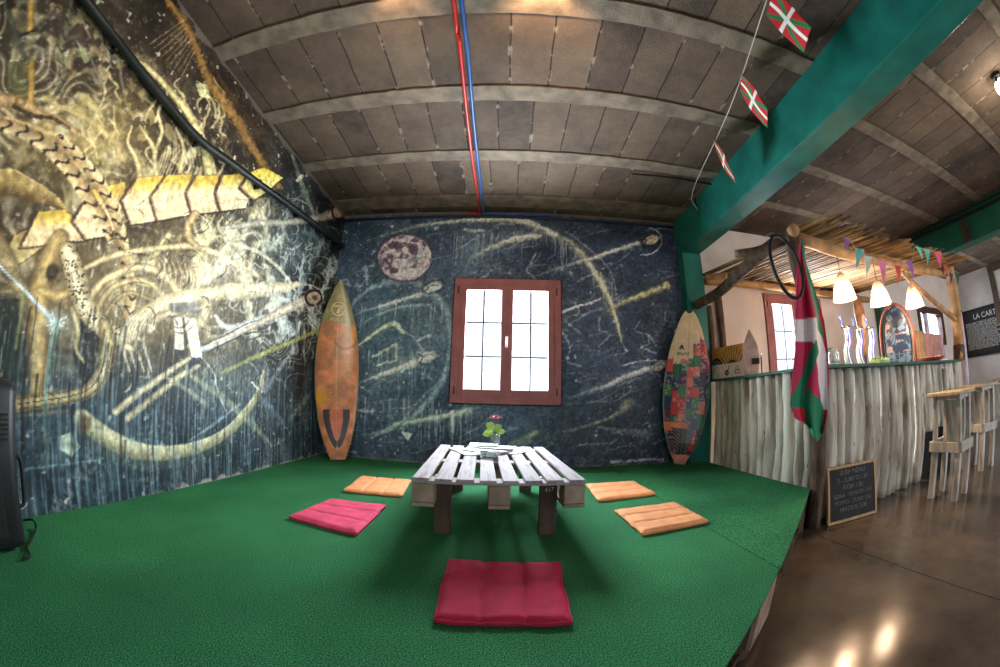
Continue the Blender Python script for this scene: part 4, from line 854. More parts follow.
def lean(o, foot, head, yaw):
    """stand the local z axis from foot to head with the deck turned to yaw"""
    z = (Vector(head)-Vector(foot)).normalized(); f_ = Vector((math.sin(yaw), -math.cos(yaw), 0)); y = -(f_-z*f_.dot(z)).normalized(); x = y.cross(z)
    o.matrix_world = Matrix(((x.x, y.x, z.x, foot[0]), (x.y, y.y, z.y, foot[1]), (x.z, y.z, z.z, foot[2]), (0, 0, 0, 1)))
# left: orange, with P badge
def col_orange(x, t, deck, hw):
    n_ = fbm(x*14+3, t*26, 4); C = np.array([204, 130, 88.])*(1+.5*(n_-.5))[:, None]
    w = sm(fbm(x*9+8, t*16+2, 3), .5, .6)[:, None]*sm(t, .3, .42)[:, None]; C = C*(1-w*.55)+np.array([150, 110, 84])*w*.55
    g = sm(t+.01*(vnoise(x*40, t*0)-.5)+.12*x, .735, .745)[:, None]; gg = np.array([148, 142, 98.])*(1+.4*(n_-.5))[:, None]; C = C*(1-g)+gg*g
    e_ = (np.abs(x)/np.maximum(hw, .01)); rail = sm(e_, .86, .95)[:, None]; C = C*(1-rail*.6)+np.array([156, 150, 112])*rail*.6
    st = (1-sm(np.abs(x), .001, .004))[:, None]*.6; C = C*(1-st)+np.array([226, 180, 130])*st
    # tail pad: U of dark grip
    z = t*1.87
    wo = .135*np.sqrt(np.clip((z-.115)/.30, 0, 1)); wi = .066*np.sqrt(np.clip((z-.185)/.22, 0, 1)); pad = (np.abs(x) < wo) & (np.abs(x) > wi) & (z < .50) & (z > .115)
    ks = (sm(wo-np.abs(x), -.004, .004)*sm(np.abs(x)-wi, -.004, .004)*((z < .50) & (z > .115)))[:, None]; C = C*(1-ks)+np.array([46, 42, 42])*ks; inn = (np.abs(x) <= wi-.003) & (z > .185) & (z < .50); C[inn] = C[inn]*.5+np.array([206, 84, 50])*.5
    # yellow sun burst at left
    q = np.hypot(x+.155, z-.62); an = np.arctan2(z-.62, x+.155); rr = .085+.03*np.sin(an*18); k = (1-sm(q, rr-.01, rr+.01))[:, None]*.8; C = C*(1-k)+np.array([236, 168, 50])*k
    q = np.hypot(x-.12, z-.9); an = np.arctan2(z-.9, x-.12); k = (sm(np.sin(an*22), .3, .8)*(1-sm(q, .08, .16)))[:, None]*.4; C = C*(1-k)+np.array([232, 160, 80])*k
    k = (sm(np.sin(np.arctan2(z-.62, x+.06)*26), .2, .8)*(1-sm(np.hypot(x+.06, z-.62), .06, .13)))[:, None]*.5; C = C*(1-k)+np.array([120, 80, 50])*k
    k = ((1-sm(np.abs(x-.165), .015, .03))*sm(t, .6, .64)*(1-sm(t, .72, .735)))[:, None]*.8; C = C*(1-k)+np.array([236, 160, 70])*k
    k = ((np.hypot(x-.09, z-1.22) < .12) & (np.hypot(x-.09, z-1.24) > .112))[:, None]*.5; C = C*(1-k)+np.array([110, 84, 60])*k
    return C
me = surfboard('board', 1.87, .465, .06, [(0, .32), (.03, .42), (.1, .62), (.2, .82), (.35, .95), (.48, 1), (.6, .97), (.72, .84), (.84, .58), (.93, .30), (.98, .10), (1, .01)], .10, col_orange, '')
sl = thing('surfboard', 'worn orange and olive surfboard with dark U-shaped tail pad leaning in the left corner', 'surfboard')
lean(sl, (at(338, 461, 'z', ZP).x, at(338, 461, 'z', ZP).y, ZP+.012), at(341, 283, 'y', 3.56), .36)
sl_d = link_mesh('deck', me, m_board, sl, True)
m_bdg = mat('badge_cream', (228, 202, 160), .4, bump=0); m_bdk = mat('badge_dark', (96, 60, 40), .4, bump=0)
bm = bmesh.new(); lathe(bm, [(.078, 0), (.078, .002), (.066, .002), (.066, 0)], 40); rg_ = obj('badge_ring', bm, m_bdg, sl_d)
rg_.location = (0, -.0605, 1.535); rg_.rotation_euler = (PI/2+.06, 0, 0)
bm = bmesh.new(); prism(bm, [(-.052, .040), (.040, .040), (.052, .018), (.030, -.005), (.014, -.005), (.0, -.050), (-.028, -.050), (-.012, .000), (.012, .010), (.014, .018), (-.052, .018)], 0, .003); bd = obj('badge_mark', bm, m_bdg, sl_d); bd.location = (.004, -.0600, 1.535); bd.rotation_euler = (PI/2+.06, 0, 0)
text_mesh('badge_lettering', 'PUKAS', .058, m_bdg, sl_d, (0, -.0495, 1.40), (PI/2+.05, 0, 0), .0008, 'CENTER')
text_mesh('tail_mark', '8', .05, m_bdg, sl_d, (0, -.0255, .10), (PI/2, 0, 0), .0008, 'CENTER')
# right: cream with patchwork
rnd = random.Random(21); PCOL = [(196, 52, 50), (40, 110, 74), (40, 66, 96), (214, 92, 88), (84, 46, 88), (34, 54, 86), (206, 70, 64), (52, 128, 84), (226, 126, 110), (110, 60, 96)]
rects = []
zz = .50
cells = {}
def col_patch(x, t, deck, hw):
    L_ = 1.60; z = t*L_; C = np.tile(np.array([232, 206, 166.]), (len(x), 1)); n_ = fbm(x*12, t*20, 4); C *= (1+.12*(n_-.5))[:, None]
    ci = np.floor((x+.30)/.072).astype(int); hgt = np.array([_T[i*7 % 256, 3] for i in range(12)]); ci = np.clip(ci, 0, 11)
    topz = 1.03+.10*hgt[ci]+np.where(x > .05, .16, 0)+np.where(x > .12, .06, 0)+.03*(vnoise(x*60, z*60)-.5)
    off = hgt[ci]*.13; rj = np.floor((z+off)/(.10+.05*hgt[(ci+3) % 12])).astype(int); pc = np.array(PCOL, float)[(ci*5+rj*7+(ci*rj) % 3) % 10]
    flor = sm(fbm(x*40+ci*3, z*40+rj*5, 2), .58, .66)[:, None]*((rj+ci) % 3 != 0)[:, None]; pc = pc*(1-flor*.6)+np.array([226, 190, 180])*flor*.6
    fz = ((z+off)/(.10+.05*hgt[(ci+3) % 12])) % 1; fx = ((x+.30)/.072) % 1; bord = ((fx < .05) | (fz < .05)); pc[bord] = pc[bord]*.45
    k = (z < topz) & (z > .10) & deck; C[k] = pc[k]
    k = (z >= .34) & (z < .43) & (x < .04) & deck; C[k] = np.array([226, 122, 88])*(1+.4*(n_[k]-.5))[:, None]
    # black traction pad
    kp = (z > .105) & (z < .37) & (np.abs(x) < .055+.26*(z-.10)) & (np.abs(x) < .125) & deck; C[kp] = (24, 24, 26)
    gr_ = kp & (((z*30-np.abs(x)*22) % 1) < .28) & (np.abs(x) > .03); C[gr_] = (150, 132, 120)
    k = (z < .10) & deck; C[k] = np.array([214, 140, 116])*(1+.5*(n_[k]-.5))[:, None]
    rail = (np.abs(x)/np.maximum(hw, .01) > .93); g_ = rail & (z < .95); C[g_] = C[g_]*.4+np.array([150, 196, 150])*.6
    st = (1-sm(np.abs(x), .001, .003))[:, None]*.5; C = C*(1-st)+np.array([190, 150, 110])*st
    k = np.hypot(x, z-L_) < .035; C[k] = (36, 32, 30)
    return C
foot = at(678, 465, 'z', ZP); 
me = surfboard('board', 1.60, .50, .055, [(0, .22), (.03, .30), (.1, .56), (.22, .82), (.38, .98), (.5, 1), (.64, .93), (.76, .78), (.88, .55), (.96, .34), (.99, .20), (1, .12)], .06, col_patch, '')
sr_ = thing('surfboard', 'cream surfboard with colourful patchwork leaning on the teal pillar', 'surfboard')
lean(sr_, (foot.x, foot.y-.03, ZP+.012), at(689, 309, 'y', 3.50), -.42)
sr_d = link_mesh('deck', me, m_board, sr_, True)
m_ink = mat('ink_black', (40, 34, 34), .5, bump=0)
bm = bmesh.new()
for k in (-1, 1): prism(bm, [(k*.028-.014, -.03), (k*.028+.010, -.03), (k*.004+.012, .035), (k*.004-.012, .035)], 0, .0015)
for a_, b_ in (((-.06, -.035), (0, .055)), ((0, .055), (.06, -.035))):
    v_ = Vector(b_)-Vector(a_); n_ = Vector((-v_.y, v_.x)).normalized()*.003; prism(bm, [tuple(Vector(a_)+n_), tuple(Vector(a_)-n_), tuple(Vector(b_)-n_), tuple(Vector(b_)+n_)], 0, .0015)
q = obj('triangle_logo', bm, m_ink, sr_d); q.location = (-.075, -.0370, 1.20); q.rotation_euler = (PI/2, 0, 0); q.scale = (.55, .65, 1)
q = text_mesh('script_lettering', 'Rhyne', .052, m_ink, sr_d, (-.06, -.0345, 1.12), (PI/2, -.12, 0), .0006, 'CENTER'); q.data.transform(Matrix(((1, .35, 0, 0), (0, 1, 0, 0), (0, 0, 1, 0), (0, 0, 0, 1))))

# ================================================================= SPEAKER, PIPES, TUBE
spk = thing('loudspeaker', 'black loudspeaker standing on the carpet by the left mural', 'speaker', (-1.735, .33, ZP))
bm = bmesh.new(); box(bm, (0, 0, .30), (.31, .33, .58), bev=.04); obj('cabinet', bm, m_black, spk, True)
bm = bmesh.new(); box(bm, (.151, -.03, .30), (.012, .23, .48), bev=.004)
obj('grille', bm, m_blk2, spk)
bm = bmesh.new(); 
for k in range(6): box(bm, (.160, .105, .40+k*.016), (.006, .035, .007))
obj('vent_slots', bm, m_blk2, spk)
bm = bmesh.new(); tube(bm, smooth_path([(.10, .165, .33), (.10, .19, .31), (.10, .19, .17), (.10, .165, .15)], 4), .009, 8); obj('handle', bm, m_blk2, spk, True)
for k in ((-.1, -.1), (.1, -.1), (-.1, .1), (.1, .1)): bm = bmesh.new(); lathe(bm, [(0, 0), (.02, 0), (.02, .016), (0, .016)], 12, (k[0], k[1], 0)); obj('foot', bm, m_blk2, spk)
cbp = [at(24, 520, 'z', .31), at(33, 520, 'z', .36), at(36, 528, 'z', .31), at(31, 540, 'z', .306), at(27, 548, 'z', .306), at(30, 556, 'z', .31), at(22, 560, 'z', .306)]
tag(tubeo('speaker_cable', smooth_path([tuple(v) for v in cbp], 5), .005, m_blk2, None, 8), 'black cable curling on the carpet beside the loudspeaker', 'cable')
tb_pts = [(AX+.05, *at(x, y, 'x', AX+.05)[1:]) for x, y in [(60, -30), (85, 0), (120, 45), (160, 95), (200, 140), (230, 162), (260, 184), (300, 213), (343, 246)]]
sw = thing('wall_pipe', 'thick dark pipe running along the left mural wall towards the corner', 'pipe', tb_pts[0])
local(tubeo('pipe_run', smooth_path(tb_pts, 5), .027, mat('pipe_paint', (22, 32, 30), .5, col2=(12, 14, 16), scale=3, bump=.4, bscale=18), sw, 12, .06, 3), sw)
for i in (2, 4, 6, 7):
    p_ = Vector(tb_pts[i]); bm = bmesh.new(); box(bm, p_+Vector((-.025, 0, 0)), (.05, .02, .08)); local(obj('bracket', bm, m_blk2, sw), sw)
def pipe(pts, r, m, label, nm='ceiling_pipe', k=4):
    return tag(tubeo(nm, smooth_path(pts, k) if len(pts) > 2 else pts, r, m, None, 10), label, 'pipe')
zc = CZ-.03
bmp = [(-.303, RY+.1, zc), (-.303, 1.0, zc), (-.308, 2.2, zc), (-.303, 3.60, zc), (-.305, 3.645, zc-.01), (-.40, 3.65, zc-.012)]
pipe([(-.325, RY+.1, zc), (-.312, .9, zc), (-.306, 1.4, zc), (-.316, 2.4, zc), (-.310, 3.62, zc), (-.32, 3.655, zc-.01), (-.45, 3.66, zc-.012)], .013, m_red, 'red water pipe running the length of the block ceiling')
pipe([(-.275, RY+.1, zc), (-.268, .9, zc), (-.262, 1.5, zc), (-.27, 2.4, zc), (-.262, 3.60, zc), (-.25, 3.65, zc-.01), (.0, 3.66, zc-.012), (.46, 3.66, zc-.012)], .013, m_blue, 'blue water pipe beside the red one on the block ceiling')
pipe([(AX+.02, D-.022, CZ-.075), (-.4, D-.022, CZ-.072), (.9, D-.022, CZ-.078), (BX0-.01, D-.022, CZ-.072)], .016, m_navy, 'dark navy pipe along the top of the painted back wall', 'wall_pipe')

# rod, string of flags, hook
ra, rb = at(632, 174, 'z', CZ-.03), at(712, 187, 'x', BX0-.012)
tag(tubeo('ceiling_rod', [tuple(ra), (1.6, 2.72, CZ-.03), (rb.x, rb.y, CZ-.05)], .010, m_blk2, None, 8), 'thin dark rod under the blocks beside the teal beam', 'rod')
sA = Vector((1.30, .45, 2.95)); sB = Vector((1.79, 2.795, 2.93)); tag(tubeo('flag_string', smooth_path([sA+Vector((0, -.9, 0)), sA, sA*.5+sB*.5-Vector((0, 0, .012)), sB, Vector((BX0-.014, 3.03, 2.86))], 5), .004, m_string, None, 6), 'white string running under the ceiling towards the teal beam with small cross flags', 'string')
def ik(u, v):   # red ground, green saltire, white cross; u along the long side, v across, both 0..1
    C = np.tile(np.array([186, 30, 42.]), (len(u), 1)); x = (u-.5)*1.6; y = (v-.5)
    d = np.minimum(np.abs(x*.53-y*.848), np.abs(x*.53+y*.848)); C[d < .075] = (14, 118, 66); C[(np.abs(x) < .065) | (np.abs(y) < .065)] = (236, 230, 222); return C
FL = []
def flag_small(px, py, s, label):
    t_ = s; c = sA*(1-t_)+sB*t_; d = Matrix.Rotation(px, 3, 'Z') @ (sB-sA).normalized(); nu_, nv_ = 44, 30; u, v = np.meshgrid(np.linspace(0, 1, nu_), np.linspace(0, 1, nv_), indexing='ij'); u = u.ravel(); v = v.ravel()
    Wf, Hf = .32, .17; P3 = np.array(d)[None]*((v-.5)*Hf)[:, None]+np.array([0, 0, -1.])[None]*(u*Wf)[:, None]+np.array([1., -.2, 0])[None]*(.015*np.sin(u*5+v*2)+.10*u)[:, None]
    me = grid_mesh('pennant_flag', P3, nu_, nv_); set_paint(me, ik(u, v)); o = link_mesh('pennant_flag', me, m_cloth_print, None, True); o.location = c-Vector((0, 0, .004))
    sd = o.modifiers.new('s', 'SOLIDIFY'); sd.thickness = .002; tag(o, label, 'flag', 'small flags hanging on the ceiling string'); return o
flag_small(0, 0, .13, 'small red, green and white cross flag hanging at the top edge above the beam')
flag_small(-.22, 0, .40, 'small red, green and white cross flag in the middle of the ceiling string')
flag_small(-.40, 0, .69, 'small red, green and white cross flag seen edge-on near the back end of the string')
hk = at(697, 207, 'x', BX0-.02)
h_ = thing('wire_hook', 'small dark wire hook with a clip hanging on the teal beam', 'hook', hk)
tubeo('wire', [(0, 0, .12), (-.02, -.02, .05), (0, -.01, -.02), (.004, 0, -.07)], .005, m_blk2, h_, 6); bm = bmesh.new(); box(bm, (.0, -.005, -.05), (.015, .03, .05), bev=.004); obj('clip', bm, m_chrome, h_)

# ceiling spot lamps that light the mural and blocks
def spot_fix(loc, target, label, cat='spotlight'):
    d = (Vector(target)-Vector(loc)).normalized(); back = Vector(loc)-d*.03
    r = thing('spot_lamp', label, cat, (loc[0], loc[1], CZ))
    bm = bmesh.new(); lathe(bm, [(0, -.02), (.045, -.02), (.045, 0), (0, 0)], 20); obj('mount', bm, m_blk2, r)
    rel = back-Vector((loc[0], loc[1], CZ)); tubeo('arm', [(0, 0, -.01), tuple(rel*.6)], .007, m_blk2, r, 8)
    bm = bmesh.new(); lathe(bm, [(0, 0), (.03, .0), (.045, -.06), (.048, -.10), (.043, -.10), (.03, -.03), (0, -.03)], 20); h = obj('lamp_head', bm, m_blk2, r, True)
    h.location = rel-d*.08; h.rotation_euler = (-d).to_track_quat('Z', 'Y').to_euler(); return r
spot_fix(SPOTS[0][0], SPOTS[0][1], 'black spot lamp turned up at the ceiling above the camera')
spot_fix(SPOTS[3][0], SPOTS[3][1], 'black spot lamp turned up at the ceiling left of the red pipe')
spot_fix(SPOTS[1][0], SPOTS[1][1], 'black spot lamp aimed at the upper left mural')
spot_fix(SPOTS[2][0], SPOTS[2][1], 'black spot lamp aimed at the middle of the left mural')
# bulb lamp at the right
bl = at(1001, 84, 'z', CZ-.09)
r = thing('ceiling_lamp', 'bright round ceiling lamp with black fitting at the right edge', 'lamp', (bl.x, bl.y, CZ))
bm = bmesh.new(); lathe(bm, [(0, 0), (.05, 0), (.05, -.03), (0, -.03)], 16); obj('mount', bm, m_blk2, r); tubeo('arm', [(0, 0, -.02), (-.03, .02, -.06)], .012, m_blk2, r, 8)
bm = bmesh.new(); bmesh.ops.create_uvsphere(bm, u_segments=24, v_segments=14, radius=.075, matrix=Matrix.Translation((.04, 0, -.1))); obj('globe', bm, mat('lamp_globe', (255, 246, 230), .4, bump=0, emit=((255, 240, 214), 7)), r, True)
point('ceiling_lamp_light', (bl.x+.04, bl.y, CZ-.20), 22, (1, .88, .68), .06)

# ================================================================= BAR
ZCt = 1.175
bar = thing('bar_counter', 'L-shaped bar faced with whitewashed upright logs under a teal worktop', 'bar', (2.3, 2.1, 0))
FX, FY = 2.235, 2.06
bm = bmesh.new(); prism(bm, [(2.175, 3.552), (2.175, 2.085), (2.30, 2.085), (2.30, 1.945), (2.9, 1.945), (4.0, 1.95), (5.25, 1.99), (5.25, 2.45), (2.65, 2.42), (2.65, 3.552)], ZCt-.022, ZCt)
local(obj('worktop', bm, m_teal_dk, bar), bar)
def log(x, y, z0, z1, r, seed, m=m_log, lean_=(0, 0), nm='log', parent=bar):
    rnd = random.Random(seed); n = 15; a = rnd.uniform(0, 6.28); pts = []; rad = []; fq = rnd.uniform(3, 8); am = rnd.uniform(.004, .014); kb = [rnd.uniform(.1, .9) for _ in range(3)]
    for i in range(n):
        t = i/(n-1); b_ = am*math.sin(t*fq+a); pts.append((x+b_*math.cos(a)+lean_[0]*t, y+b_*math.sin(a)*.5+lean_[1]*t, z0+(z1-z0)*t)); rad.append(r*(1.06-.2*t)*rnd.uniform(.94, 1.06)*(1+.16*sum(math.exp(-((t-q)/.03)**2) for q in kb)))
    bm = bmesh.new(); tube(bm, pts, rad, 12, .07, seed); return local(obj(nm, bm, m, parent, True), parent)
rnd = random.Random(9); y = 3.50; i = 0
while y > 2.24:
    r = rnd.uniform(.048, .068); y -= r; log(FX+.03+rnd.uniform(-.01, .015), y, .0, ZCt-.024, r, 400+i, lean_=(0, rnd.uniform(-.012, .012))); y -= r*rnd.uniform(1.0, 1.35); i += 1
log(2.30, 2.155, .0, ZCt-.024, .052, 480)
x = 2.385; i = 0
while x < 5.2:
    r = rnd.uniform(.032, .052)*(1.0 if x > 2.6 else 1.1); x += r; low = .0 if x < 4.12 else .47
    log(x, FY+rnd.uniform(-.03, .03)+.03, low+rnd.uniform(0, .02), ZCt-.024, r, 500+i, lean_=(rnd.uniform(-.025, .025), 0)); x += r*rnd.choice((1.0, 1.1, 1.3, 1.9)); i += 1
local(boxo('kick_panel', (4.14, 2.16, 0), (5.2, 2.19, 1.1), m_blk2, bar), bar)
# corner trunk that carries the cane roof
ctop = at(789, 232, 'y', 2.02)
cp = thing('tree_trunk_post', 'dark rough tree trunk post at the bar corner behind the big flag', 'post', (2.215, 2.0, 0))
tubeo('trunk', smooth_path([(.02, -.01, 0), (.03, .0, .5), (.0, .0, 1.0), (-.02, .01, 1.5), (-.05, .02, 1.95), (ctop.x-2.215, .02, ctop.z)], 4), [.062, .058, .055, .052, .048, .046]*0+[.062-.0008*i for i in range(21)], m_bark, cp, 12, .10, 4)
tubeo('sawn_end', [(ctop.x-2.215-.01, -.05, ctop.z-.01), (ctop.x-2.215+.03, .03, ctop.z-.01)], [.05, .05], m_tan, cp, 12, .05, 5)
# ---- cane roof
roof = thing('cane_roof', 'cane canopy laid on tree branches over the bar', 'canopy', (2.2, 2.0, 2.1))
def br(pts, rad, m, nm, seed): return local(tubeo(nm, smooth_path(pts, 4), rad if not hasattr(rad, '__len__') else list(np.interp(np.linspace(0, 1, (len(pts)-1)*4+1), np.linspace(0, 1, len(rad)), rad)), m, roof, 12, .08, seed), roof)
fpts = [tuple(at(x, y_, 'y', 2.0)) for x, y_ in ((797, 238), (830, 249), (862, 258), (890, 263))]; fpts += [(4.3, 2.02, 2.13), (5.25, 2.04, 2.20)]
br(fpts, [.055, .052, .048, .045, .042, .04], m_tan, 'front_beam', 31)
br([(2.28, 3.60, 2.30), (3.0, 3.60, 2.31), (3.9, 3.60, 2.29), (4.8, 3.6, 2.28), (5.5, 3.6, 2.28)], .045, m_tan, 'rear_beam', 32)
br([tuple(at(697, 305, 'y', 3.50)), tuple(at(722, 290, 'y', 3.1)), tuple(at(745, 268, 'y', 2.7)), tuple(at(775, 243, 'y', 2.3)), (2.16, 2.0, 2.13)], [.05, .055, .06, .055, .045], m_bark, 'side_beam', 33)
br([tuple(at(706, 277, 'y', 3.3)), tuple(at(726, 276, 'y', 3.1))], [.03, .035], m_tan, 'branch_stub', 34)
br([tuple(at(735, 254, 'y', 2.35)), tuple(at(762, 250, 'y', 2.2)), tuple(at(792, 236, 'y', 2.02))], [.03, .042, .05], m_bark, 'cross_branch', 35)
rnd = random.Random(77)
mr_ = [m_reed, m_reed2]
for i in range(98):
    x = 2.25+i*.0308+rnd.uniform(-.006, .006); yf = 1.74+rnd.uniform(-.14, .12); zf = np.interp(x, [2.2, 2.6, 3.4, 5.3], [2.185, 2.20, 2.165, 2.265]); sk_ = rnd.uniform(-.05, .05)
    bm = bmesh.new(); q = [(x-sk_*.3, yf, zf+.0+rnd.uniform(-.004, .02)), (x, 2.4, zf*.6+2.36*.4+rnd.uniform(0, .012)-.01), (x+sk_, 3.655, 2.362+rnd.uniform(0, .02))]; tube(bm, q, rnd.uniform(.007, .0125), 7)
    local(obj('reed', bm, mr_[rnd.random() < .35], roof, True), roof)
# fork post at the far end, standing on the worktop
fp = at(958, 362, 'y', 2.1); fp.x = 5.12; fp.y = 2.12
pb = thing('forked_trunk_post', 'peeled forked tree trunk standing on the far end of the bar worktop', 'post', (fp.x, fp.y, ZCt))
def relp(x, y_, yy): v = at(x, y_, 'y', yy); return tuple(v-Vector((fp.x, fp.y, ZCt)))
t0 = relp(959, 358, 2.12); t1 = relp(957, 320, 2.12); t2 = relp(949, 268, 2.12)
tubeo('trunk', smooth_path([(t0[0], 0, .0), (t1[0]*.5+t0[0]*.5, 0, t1[2]*.5), t1, (t2[0]*.6+t1[0]*.4, 0, t2[2]*.6+t1[2]*.4), t2], 4), .075, m_tan, pb, 14, .06, 41)
tubeo('bark_sleeve', [(t0[0], 0, .0), (t0[0]*.7+t1[0]*.3, 0, t1[2]*.36)], .080, m_bark, pb, 14, .06, 43)
tubeo('fork_branch', smooth_path([relp(956, 320, 2.12), relp(935, 303, 2.1), relp(915, 285, 2.06), relp(903, 273, 2.02)], 4), [.038-.001*i for i in range(13)], m_tan, pb, 10, .06, 42)
# two dark branches standing against the wall behind the pillar
for j, (a_, b_, lab, rr) in enumerate([((712, 347), (708, 306), 'short dark bark branch standing beside the teal pillar', .045), ((723, 347), (717, 290), 'tall dark bark branch standing behind the sun picture', .05)]):
    A_ = at(*a_, 'y', 3.63); B_ = at(*b_, 'y', 3.63); rr *= .8; A_.z = ZCt
    tag(tubeo('standing_branch', smooth_path([tuple(A_), tuple((A_+B_)/2+Vector((.01, 0, 0))), tuple(B_)], 4), rr, m_bark, None, 12, .1, 50+j), lab, 'branch')

# hoop
hc = at(787, 266, 'y', 1.80)
hp = thing('black_hoop', 'thin black hoop hanging from the branch beside the big flag', 'hoop', hc, .15)
bm = bmesh.new(); pts = [(.165*math.cos(a), .02*math.sin(a), .222*math.sin(a)) for a in np.linspace(0, 2*PI, 41)]; tube(bm, pts, .012, 8); obj('ring', bm, m_blk2, hp, True)
tubeo('tie', [(.0, .0, .215), (.03, .10, .29), (.06, .19, .30)], .006, m_blk2, hp, 6)
# ---- big flag draped on the corner post
def bigflag():
    rows = [(240, 799, 803), (262, 797, 806), (290, 796, 815), (320, 795, 824), (350, 795, 828), (380, 792, 829), (405, 790, 828), (425, 797, 826), (440, 806, 824)]
    nu_, nv_ = 70, 130; R = np.array(rows, float); tv = np.linspace(0, 1, nv_); py = 238+(442-238)*tv
    l = np.interp(py, R[:, 0], R[:, 1]); r_ = np.interp(py, R[:, 0], R[:, 2]); V_ = []; C_ = []
    for i in range(nu_):
        u = i/(nu_-1)
        for j in range(nv_):
            yy = 1.90-.03*math.sin(u*11+tv[j]*2)*min(1, tv[j]*3); x_ = l[j]+(r_[j]-l[j])*u; y_ = py[j]
            if tv[j] > .88: y_ -= (tv[j]-.88)*150*abs(u-.62)*1.6
            V_.append(at(x_, y_, 'y', yy)); C_.append((u, tv[j], x_, y_))
    C_ = np.array(C_); u, t, x_, y_ = C_.T
    rd, gn, wt = (190, 44, 84), (30, 128, 92), (232, 222, 226)
    PP = Paint(x_, y_, np.tile(np.array(rd, float), (len(u), 1)))
    PP.poly([(800, 240), (806, 240), (814, 275), (822, 300), (826, 330), (818, 322), (808, 280)], gn)
    PP.poly([(795, 320), (816, 318), (820, 342), (794, 341)], wt)
    PP.poly([(816, 318), (821, 330), (826, 350), (829, 420), (820, 422), (818, 370), (813, 341)], wt)
    PP.poly([(820, 300), (828, 345), (826, 352), (818, 322)], (206, 40, 70)); PP.poly([(815, 300), (824, 340), (818, 330)], gn)
    PP.poly([(816, 340), (818, 352), (812, 372), (804, 390), (796, 406), (788, 408), (792, 396), (802, 376), (810, 352)], gn)
    PP.poly([(806, 392), (816, 376), (820, 400), (826, 420), (822, 442), (804, 436), (804, 416), (790, 404)], gn)
    PP.poly([(808, 378), (816, 372), (820, 398), (812, 394)], rd); PP.poly([(796, 408), (804, 408), (805, 430)], (222, 40, 54))
    PP.poly([(824, 410), (830, 410), (828, 440), (823, 430)], (206, 40, 50))
    Cc = PP.C
    V_ = np.array([tuple(v) for v in V_]); o = Vector(V_[0]); me = grid_mesh('draped_flag', V_-np.array(o), nu_, nv_); set_paint(me, Cc)
    f_ = link_mesh('draped_flag', me, m_cloth_print, None, True); f_.location = o; sd = f_.modifiers.new('s', 'SOLIDIFY'); sd.thickness = .003
    tag(f_, 'long red, green and white flag draped down the trunk post at the bar corner', 'flag')
bigflag()

# ---- pendant lamps
m_shade = bpy.data.materials.new('lamp_shade_fabric'); m_shade.use_nodes = True; nt = m_shade.node_tree; b = nt.nodes['Principled BSDF']
b.inputs['Base Color'].default_value = lin((214, 190, 156)); b.inputs['Roughness'].default_value = .5
tc = nd(nt, 'ShaderNodeTexCoord'); wv = nd(nt, 'ShaderNodeTexNoise'); wv.inputs['Scale'].default_value = 40; nt.links.new(tc.outputs['Object'], wv.inputs['Vector']); bp = nd(nt, 'ShaderNodeBump'); bp.inputs['Strength'].default_value = .2; nt.links.new(wv.outputs[0], bp.inputs['Height']); nt.links.new(bp.outputs[0], b.inputs['Normal'])
tr = nd(nt, 'ShaderNodeBsdfTranslucent'); tr.inputs[0].default_value = lin((255, 244, 226)); mxs = nd(nt, 'ShaderNodeMixShader'); mxs.inputs[0].default_value = .16; nt.links.new(b.outputs[0], mxs.inputs[1]); nt.links.new(tr.outputs[0], mxs.inputs[2])
tp2 = nd(nt, 'ShaderNodeBsdfTransparent'); mx2 = nd(nt, 'ShaderNodeMixShader'); mx2.inputs[0].default_value = .38; nt.links.new(mxs.outputs[0], mx2.inputs[1]); nt.links.new(tp2.outputs[0], mx2.inputs[2]); nt.links.new(mx2.outputs[0], nt.nodes['Material Output'].inputs[0])
m_bulb = mat('glowing_bulb', (255, 230, 190), .4, bump=0, emit=((255, 214, 150), 30))
proto = None
for i, (x, y_, lab) in enumerate([(845, 300, 'glowing cone pendant lamp nearest the big flag, leftmost of three'), (881, 305, 'glowing cone pendant lamp in the middle of the three over the bar'), (915, 307, 'glowing cone pendant lamp nearest the forked trunk, rightmost of three')]):
    q = at(x, y_, 'y', 2.0)
    if proto is None:
        proto = thing('pendant_lamp', lab, 'lamp', q, 0, 'pendant lamps over the bar')
        bm = bmesh.new(); pr_ = [(.016, .225), (.034, .21), (.062, .16), (.088, .08), (.105, .012), (.108, 0)]; lathe(bm, pr_+[(r-.003, z) for r, z in pr_[::-1]], 28); obj('lamp_shade', bm, m_shade, proto, True)
        tubeo('cord', [(0, 0, .20), (.002, 0, .40)], .003, m_blk2, proto, 6); bm = bmesh.new(); lathe(bm, [(0, .225), (.016, .22), (.016, .15), (0, .15)], 14); so_ = obj('socket', bm, m_blk2, proto)
        bm = bmesh.new(); bmesh.ops.create_uvsphere(bm, u_segments=16, v_segments=10, radius=.028, matrix=Matrix.Translation((0, 0, .10))); obj('bulb', bm, m_bulb, so_, True)
    else: dup(proto, q, 0, lab)
    point('pendant_light', (q.x, q.y, q.z+.055), 36, (1, .68, .43), .03)

